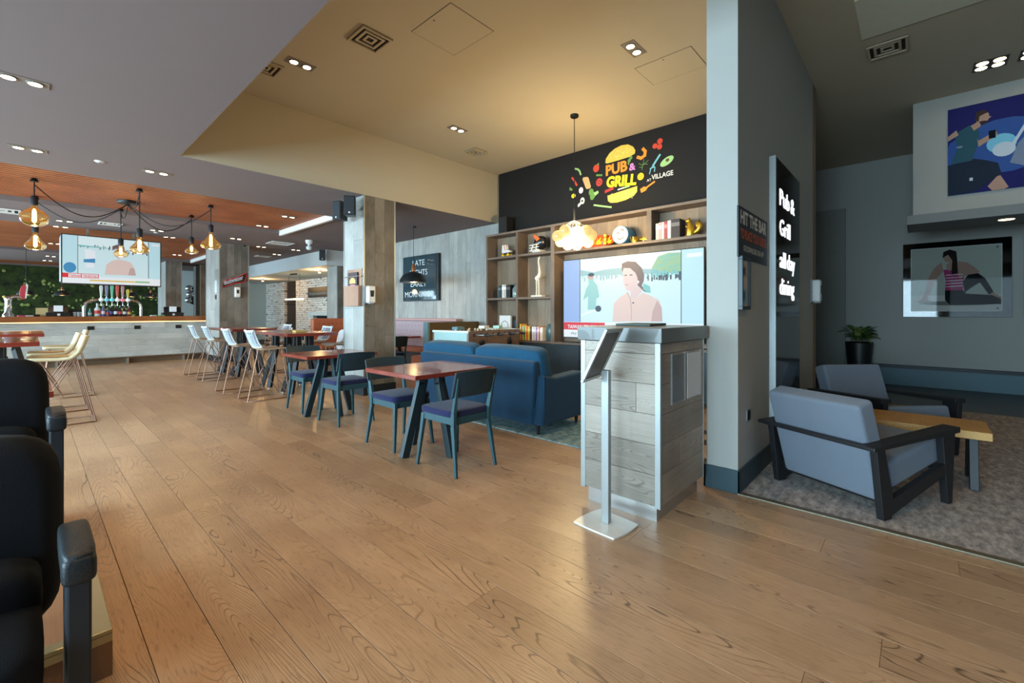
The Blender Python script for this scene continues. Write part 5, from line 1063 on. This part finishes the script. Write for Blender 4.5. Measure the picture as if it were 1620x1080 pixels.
for (x, y, zt, zb, kind, r) in ((.05,9.45,2.90,2.57,'g',.155),(.07,10.84,2.68,2.36,'p',.13),(1.17,9.0,2.53,2.24,'p',.12),(1.16,11.0,2.60,2.36,'p',.11),(2.22,9.42,2.80,2.46,'p',.155),(2.19,10.68,2.72,2.49,'p',.11)):
    dx, dy = x-1.17, y-10.18; pts = []
    for k in range(13):
        f = k/12; sag = .34*math.sin(PI*f)*(1 if abs(dx) > .3 else .5); pts.append((1.17+dx*f+0*f, 10.18+dy*f, ZS-.05-.04*f-sag))
    MB().tube(pts, .008, 6).build('cable', blackmt, bc)
    MB().tube([(x,y,ZS-.02),(x,y,zt+.10)], .008, 6).build('drop_cable', blackmt, bc)
    MB().lathe([(.05,ZS-.05),(.03,ZS)], 12, (x,y,0)).build('hook', blackmt, bc)
    MB().lathe([(.040,zt-.02),(.042,zt+.10),(.02,zt+.12)], 14, (x,y,0)).build('socket', M('charcoal_socket', S(36,38,42), .5), bc)
    L_ = zt-zb
    bu = MB().lathe([(a, z+zt) for a, z in smooth_profile(globe(r, L_) if kind == 'g' else pear(r, L_))], 22, (x,y,0)).build('bulb', bulb_g, bc)
    MB().lathe([(.010,zt-.06),(.024,zt-.09),(.026,zb+.08),(.010,zb+.05)], 10, (x,y,0)).build('filament', fil, bu)
    light('bulb_light', 'POINT', (x,y,zb-.06), 9, (1.0,.70,.34), bc, shadow_soft_size=.05)

# ------------------------------------------------------------------ downlights, vents and hatches
GD = 'twin recessed downlights'
dl_proto = thing('downlight', 'x', 'ceiling light', (0,0,0), 0, GD)
MB().box(-.155,-.075,-.004,.155,.075,.0).build('frame', M('downlight_frame', S(124,112,104), .6), dl_proto)
for s_ in (-1, 1):
    MB().lathe([(.048,-.012),(.056,-.004)], 20, (s_*.073,0,0)).build('bezel', M('downlight_bezel', S(90,84,76), .4), dl_proto)
    MB().lathe([(0,-.0125),(.043,-.0125)], 20, (s_*.073,0,0)).build('lamp', lamp_e, dl_proto)
first = [True]
def downlight(x, y, z, lab, e=14, col=WARM, rotz=0.0, spot=True):
    o = place(dl_proto, first[0], (x, y, z-.001), rotz, lab, GD); first[0] = False
    if spot:
        l_ = light('downlight_beam', 'SPOT', (0,0,-.03), e, col, o, spot_size=math.radians(95), spot_blend=.6, shadow_soft_size=.05)
for (x, y, z, lab, e) in ((-.04,5.32,ZL,'twin downlight in the low ceiling, nearest the upper left corner',22), (-.01,7.5,ZL,'twin downlight in the low ceiling in front of the slats, left one',20), (1.15,7.48,ZL,'twin downlight in the low ceiling in front of the slats, right one',20),
    (.486,12.81,ZL,'twin downlight behind the slatted recess, left of the bar television',14), (.48,14.25,ZL+.072,'twin downlight in the second slatted recess, leftmost',14), (.478,17.85,ZL+.072,'twin downlight in the second slatted recess, left and farther back',10), (.48,21.1,ZL,'small far twin downlight left of the bar television',8), (.44,22.9,ZL,'farthest small twin downlight over the moss wall',8),
    (1.96,12.73,ZL,'twin downlight above the right end of the bar television',14), (2.43,14.14,ZL+.072,'twin downlight in the second slatted recess, beside the small bulb',12), (3.34,18.24,ZL+.072,'twin downlight at the far right of the second slatted recess',10), (3.52,12.67,ZL,'twin downlight just in front of the bar end column',14),
    (4.44,13.71,ZL,'twin downlight right of the bar end column',10), (5.35,15.1,ZL,'twin downlight second from the bar end column',10), (5.36,13.63,ZL,'twin downlight near the dropped ceiling box',10), (3.54,9.375,ZL+.072,'twin downlight in the slatted recess, nearer the column speakers',16), (3.525,10.8,ZL+.072,'twin downlight in the slatted recess, farther from the column speakers',16),
    (2.12,5.26,ZH,'twin downlight in the raised ceiling beside the air vent',40), (4.45,2.28,ZH,'twin downlight in the raised ceiling above the kiosk',36), (4.53,5.31,ZH,'twin downlight in the raised ceiling near the bulkhead',44),
    (-.04,3.1,ZL,'twin downlight in the low ceiling above the black seats',50), (-.04,.9,ZL,'twin downlight in the low ceiling above the viewpoint',44), (2.12,2.28,ZH,'twin downlight in the raised ceiling above the oak floor',55), (2.12,-.7,ZH,'twin downlight in the raised ceiling behind the viewpoint',36), (4.45,-.7,ZH,'twin downlight in the raised ceiling above the lounge threshold',14)): downlight(x, y, z, lab, e)
def quad_light(x, y, lab):
    t = thing('quad_downlight', lab, 'ceiling light', (x, y, ZH-.001), 0, 'four lamp downlights in the lounge ceiling')
    MB().box(-.14,-.14,-.006,.14,.14,0).build('frame', M('dark_lamp_frame', S(60,52,40), .4), t)
    for a in (-1, 1):
        for b_ in (-1, 1): MB().lathe([(0,-.008),(.05,-.008)], 18, (a*.068,b_*.068,0)).build('lamp', lamp_e, t)
    light('downlight_beam', 'SPOT', (0,0,-.03), 9, WARM, t, spot_size=math.radians(95), spot_blend=.6, shadow_soft_size=.05)
quad_light(7.50, -.62, 'square four lamp downlight in the lounge ceiling, nearer the poster'); quad_light(7.50, -.98, 'square four lamp downlight at the right edge of the lounge ceiling')
cd = thing('canopy_light', 'small recessed lamp under the lounge canopy', 'ceiling light', (8.55, -.85, 2.53)); MB().lathe([(0,-.004),(.07,-.004),(.075,0)], 20).build('lamp', M('dim_lamp', S(255,232,180), emit=6, ecol=S(255,224,160), var=0), cd)
light('canopy_beam', 'SPOT', (0,0,-.02), 12, WARM, cd, spot_size=math.radians(100), spot_blend=.6)
def vent(x, y, z, s_, lab, m_=white_m):
    t = thing('air_vent', lab, 'air vent', (x, y, z-.001), 0, 'square ceiling air vents')
    MB().box(-s_/2,-s_/2,-.004,s_/2,s_/2,0).build('backing', M('vent_dark', S(40,32,26), .8), t)
    for k in range(3):
        a = s_/2*(1-.33*k); b_ = a-s_*.07; f = MB()
        for q in ((-a,-a,a,-b_),(-a,b_,a,a),(-a,-b_,-b_,b_),(b_,-b_,a,b_)): f.box(q[0],q[1],-.022+.004*k,q[2],q[3],-.006)
        f.build('louvre', m_, t)
beige = M('beige_vent', S(176,160,134), .6)
vent(2.42, 4.24, ZH, .34, 'square louvred air vent in the raised ceiling beside the access hatch', beige); vent(1.86, 5.62, ZH, .32, 'square louvred air vent at the bulkhead edge', beige); vent(5.39, 5.82, ZH, .30, 'square louvred air vent above the mural corner', beige); vent(6.3, .24, ZH, .34, 'square louvred air vent in the lounge ceiling', beige)
vent(-.35, 12.3, ZL, .5, 'pale air vent left of the chandelier behind the slats'); vent(1.15, 12.5, ZL, .36, 'pale air vent above the bar television'); vent(4.55, 12.6, ZL, .55, 'wide pale air vent beyond the slatted recess'); vent(5.2, 15.9, ZL, .4, 'far air vent near the dropped ceiling box')
def hatch(x0, y0, x1, y1, lab):
    t = thing('access_hatch', lab, 'hatch', (0,0,0), 0, 'ceiling access hatches'); g_ = .006
    f = MB().box(x0,y0,ZH-.0015,x1,y0+g_,ZH).box(x0,y1-g_,ZH-.0015,x1,y1,ZH).box(x0,y0,ZH-.0015,x0+g_,y1,ZH).box(x1-g_,y0,ZH-.0015,x1,y1,ZH); f.build('joint', M('hatch_joint', S(70,60,50), .8), t)
    MB().box(x0+g_,y0+g_,ZH-.003,x1-g_,y1-g_,ZH).build('door', high_m, t)
    MB().lathe([(.008,ZH-.006),(.008,ZH-.002)], 8, ((x0+.05),(y0+y1)/2,0)).build('lock', blackmt, t)
hatch(2.64,3.19,3.21,3.82,'square access hatch near the air vent in the raised ceiling'); hatch(4.82,1.80,5.33,2.46,'square access hatch in the raised ceiling beside the partition')
for x, y, z, lab in ((.587,7.476,ZL,'small white sensor in the low ceiling by the slats'), (2.0,13.1,ZL,'tiny sprinkler head near the bar television')):
    t = thing('ceiling_sensor', lab, 'sensor', (x, y, z)); MB().lathe([(.025,-.018),(.045,-.006),(.05,0)], 16).build('body', whitepl, t); MB().lathe([(.012,-.026),(.014,-.018)], 10).build('eye', M('sensor_eye', S(120,122,124), .3), t)
sm = thing('smoke_alarm', 'white smoke alarm with strobe hanging from the ceiling beyond the slats', 'smoke alarm', (4.89, 11.6, ZL))
MB().lathe([(.06,-.10),(.085,-.06),(.09,0)], 20).build('base', whitepl, sm); MB().lathe([(.03,-.25),(.065,-.23),(.07,-.17),(.03,-.14),(.03,-.10)], 18).build('strobe', M('strobe_white', S(214,226,230), .3), sm)

# ------------------------------------------------------------------ speakers, menu holder, signs
def speaker(x, y, z, rz, lab, grp=None, w=.17, h=.30, d=.18):
    t = thing('wall_speaker', lab, 'speaker', (x, y, z), rz, grp)      # faces -Y
    MB().hexa([(-w/2,-d,0),(w/2,-d,0),(w/2*.8,0,0),(-w/2*.8,0,0)], [(-w/2,-d,h),(w/2,-d,h),(w/2*.8,0,h),(-w/2*.8,0,h)]).build('cabinet', blackpl, t, bevel=.01)
    MB().box(-w/2+.012,-d-.006,.015,w/2-.012,-d,h-.015).build('grille', M('speaker_grille', S(30,34,38), .7), t)
    MB().box(-.012,-d-.009,.03,.012,-d-.006,.05).build('badge', whitepl, t)
    MB().bar((0,-.0,h/2),(0,.09,h/2),.05,.05).build('bracket', blackmt, t)
speaker(3.42, 6.55, 2.82, math.radians(-38), 'black wall speaker on the oak column turned towards the camera', 'twin speakers on the oak column')
speaker(3.46, 6.86, 2.80, math.radians(-70), 'black wall speaker on the oak column turned to the bar', 'twin speakers on the oak column')
speaker(5.82, 12.85, 2.85, math.radians(-30), 'black wall speaker at the corner of the dropped ceiling box')
mh = thing('menu_holder', 'wooden menu holder with a burger menu on the oak column', 'menu holder', (3.599, 6.78, 1.43))
hw = wood('holder_ply', S(150,112,92), S(170,130,106), S(116,84,66), 'Z', rough=.5, rnd=.03)
MB().box(-.012,-.24,0,0,.24,.60).build('back_board', hw, mh, bevel=.003)
MB().box(-.075,-.24,0,-.06,.24,.33).box(-.06,-.24,0,-.012,.24,.012).box(-.06,-.24,.012,-.012,-.225,.33).box(-.06,.225,.012,-.012,.24,.33).build('pocket', hw, mh, bevel=.003)
MB().tube([(-.055,-.27,.48),(-.055,.27,.48)], .008, 8).build('retaining_bar', steel_m, mh)
me_ = thing('burger_menu', 'dark menu card with a yellow burger in the wooden holder', 'menu', (3.56, 6.78, 1.46))
MB().box(-.004,-.15,0,.004,.15,.52).build('card', M('menu_dark', S(58,46,54), .5), me_)
flat('cover_print', [([(-.10,.34),(-.09,.39),(-.04,.43),(.04,.43),(.09,.39),(.10,.34)],0), (rc(-.08,.25,.08,.32),1)], [M('menu_yellow', S(232,190,110), .5), M('menu_pink', S(206,130,150), .5)], FACE_X, (-.0055,0,0), me_)
ns = thing('neon_sign', 'red bow tie shaped beer sign with white script on the bar end column', 'sign', (3.77, 13.698, 2.24))
ol = [(-.28,-.16),(-.25,-.10),(-.10,-.04),(.10,.02),(.26,.12),(.29,.06),(.27,-.0)]
bow = [(-.28,-.24),(-.06,-.13),(.08,-.10),(.24,-.06),(.29,.10),(.27,.18),(.06,.05),(-.08,-.0),(-.26,-.06)]
MB().prism(bow, -.03, 0, 'Y').build('backing', M('sign_black', S(30,18,20), .4), ns, bevel=.004)
MB().tube([(x*1.0, -.036, z*1.0) for x, z in bow], .010, 6, closed=True).build('outline_tube', M('red_tube', S(150,40,44), .3, emit=.5, ecol=S(190,40,44)), ns)
lettering('Budweiser', .17, M('script_white', S(226,226,230), .4, emit=.35, ecol=S(220,226,236), var=0), FACE_Y, (-.24,-.032,-.165), ns, fit=.50, bold=.02, shear=.3, rotd=21)
sp = thing('wall_notice', 'small white notice with dark switch on the side of the bar end column', 'notice', (3.418, 14.0, 1.75))
MB().box(-.006,-.10,.12,0,.10,.45).build('sheet', M('notice_white', S(206,210,216), .6), sp); MB().box(-.012,-.05,-.06,0,.05,.06).build('switch', blackpl, sp)
ls = thing('slogan_picture', 'square dark glazed picture with late nights lettering on the boarded wall', 'picture', (0,0,0))
MB().box(6.55,8.372,1.62,6.629,9.83,2.75).build('box_frame', M('dark_box_frame', S(30,44,50), .4), ls, bevel=.003)
MB().box(6.544,8.45,1.65,6.55,9.82,2.72).build('glazed_face', M('dark_glazed', S(46,66,74), .06, coat=.4), ls)
for i, (txt, z, w_) in enumerate((('LATE', 2.50, .50), ('NIGHTS', 2.26, .72), ('EARLY', 1.98, .66), ('MORNINGS', 1.72, 1.16))): lettering(txt, .20, M('slogan_white', S(206,214,216), .5, var=0), FACE_X, (6.5425, 9.80-(1.30-w_)/2, z), ls, fit=w_)
wa = thing('metal_wall_art', 'cluster of shiny metal discs on the pale wall behind the bar', 'wall art', (4.95, 23.99, 2.14))
for k, (x, z, r) in enumerate(((-.12,.28,.15),(.06,.22,.14),(-.08,.02,.16),(.14,-.02,.15),(-.14,-.24,.15),(.04,-.28,.16),(.20,.30,.10),(.22,-.24,.10))): MB().lathe([(r,0),(r*.9,-.04),(0,-.06)], 16, (x,-.005*k,z), axis='Y').build('disc', M('dark_chrome' if k % 2 else 'chrome_disc', S(70,74,80) if k % 2 else S(200,205,210), .15, metal=.9), wa)

# ------------------------------------------------------------------ far corner by the brick wall
ft_ = thing('chalk_screen', 'black screen with white lettering on the white brick wall', 'screen', (0,0,0))
MB().box(7.92,16.84,1.96,7.995,18.9,2.38).build('casing', blackpl, ft_); lettering('Entertainment', .18, M('screen_dim', S(120,140,150), .5, emit=.2, ecol=S(120,140,150)), FACE_X, (7.917, 18.75, 2.06), ft_, fit=1.7)
lpn = thing('linear_pendant', 'slim glowing bar pendant in front of the brick wall niche', 'pendant lamp', (6.5, 17.0, 0))
MB().box(-.10,-.9,1.80,.10,.25,1.84).build('light_bar', M('bar_glow', S(255,240,190), emit=6, ecol=S(255,236,170), var=0), lpn)
for y in (-.8,.15): MB().tube([(0,y,1.84),(0,y,2.72)], .006, 5).build('wire', blackmt, lpn)
MB().box(-.05,-.45,2.71,.05,-.05,2.75).build('ceiling_rose', blackmt, lpn)
for i, (x, y) in enumerate(((6.5,14.6),(6.6,20.2))):
    t = thing('spot_lamp', ('small spot lamp under the dropped ceiling near the black speaker', 'small spot lamp under the dropped ceiling near the niche')[i], 'ceiling light', (x, y, 2.75)); MB().lathe([(.045,-.10),(.05,0)], 12).build('barrel', whitepl, t); MB().lathe([(0,-.102),(.04,-.102)], 12).build('lamp', lamp_e, t)
    light('spot_beam', 'POINT', (0,0,-.2), 45, WARM, t, shadow_soft_size=.05)
fp = thing('fireplace', 'white fireplace surround with black opening at the brick wall', 'fireplace', (7.5, 16.6, 0))
MB().box(.05,-1.3,0,.49,1.2,.30).box(.05,-1.3,.30,.49,-1.0,1.22).box(.05,.95,.30,.49,1.2,1.22).box(.0,-1.4,1.22,.49,1.3,1.36).build('surround', M('white_surround', S(190,200,200), .6), fp, bevel=.01)
MB().box(.2,-1.0,.30,.49,.95,1.22).build('firebox', M('soot_black', S(18,18,18), .9), fp)
MB().box(.10,-1.25,1.36,.35,-.35,1.90).build('mantel_box', M('pale_teal_case', S(150,176,180), .4), fp, bevel=.01)
ob = thing('rust_banquette', 'tufted rust leather banquette left of the oak column', 'bench', (5.0, 10.9, 0))
MB().box(-.1,0,0,.95,.6,.42).build('base', M('booth_plinth', S(60,50,48), .6), ob); MB().box(-.12,-.05,.42,.97,.5,.52).build('seat', brownp, ob, bevel=.03, seg=3); MB().box(-.12,.45,.50,.97,.62,1.18).build('backrest', brownp, ob, bevel=.04, seg=3)
tu2 = MB()
for r in range(4):
    for k in range(8): tu2.ball((-.02+k*.12+(r % 2)*.06, .447, .62+r*.14), .014, 8, 5, (1,.6,1))
tag(tu2.build('tufting_buttons', M('rust_button', S(120,62,40), .6), ob), kind='stuff')
def shell_chair(x, y, rz, lab, shell=None, pad=None):
    t = thing('shell_chair', lab, 'chair', (x, y, 0), rz, 'pale shell chairs beyond the high tables'); sh_ = shell or M('pale_grey_shell', S(196,202,206), .5)
    MB().soft(-.22,-.22,.42,.22,.22,.48, .1, p=5).build('seat', pad or pad_m, t)
    b = MB().soft(-.22,-.03,-.22,.22,.03,.24, .05, p=4); b.xf(Matrix.Translation((0,-.23,.70)) @ Matrix.Rotation(math.radians(12),4,'X')); b.build('backrest', sh_, t)
    for dx in (-1,1):
        for dy in (-1,1): MB().tube([(dx*.15,dy*.14,.44),(dx*.21,dy*.21,0)], .012, 6).build('leg', M('oak_leg', S(150,112,76), .5), t)
for i, (x, y, rz, lab) in enumerate(((4.55,9.6,PI*.5,'pale shell chair just left of the oak column'), (4.4,12.2,PI*.4,'pale shell chair behind the high tables, left of the rust banquette'), (4.9,14.0,PI*.6,'pale shell chair in the middle distance before the brick wall'), (5.6,16.0,PI*.5,'pale shell chair nearest the brick wall niche'), (4.6,16.6,PI*.5,'pale shell chair beside the bar end column'))): shell_chair(x, y, rz, lab)
ft2 = None
for i, (x, y, lab) in enumerate(((5.3,13.0,'dark cafe table before the fireplace'), (5.9,17.6,'dark cafe table before the brick wall niche'), (5.0,18.5,'dark cafe table behind the bar end column'))):
    t = thing('cafe_table', lab, 'table', (x, y, 0), 0, 'cafe tables before the brick wall'); MB().box(-.6,-.4,.74,.6,.4,.78).build('table_top', M('dark_walnut', S(70,42,32), .4), t, bevel=.004)
    MB().lathe([(.22,0),(.22,.02),(.04,.04),(.035,.74)], 18).build('pedestal', blackmt, t)
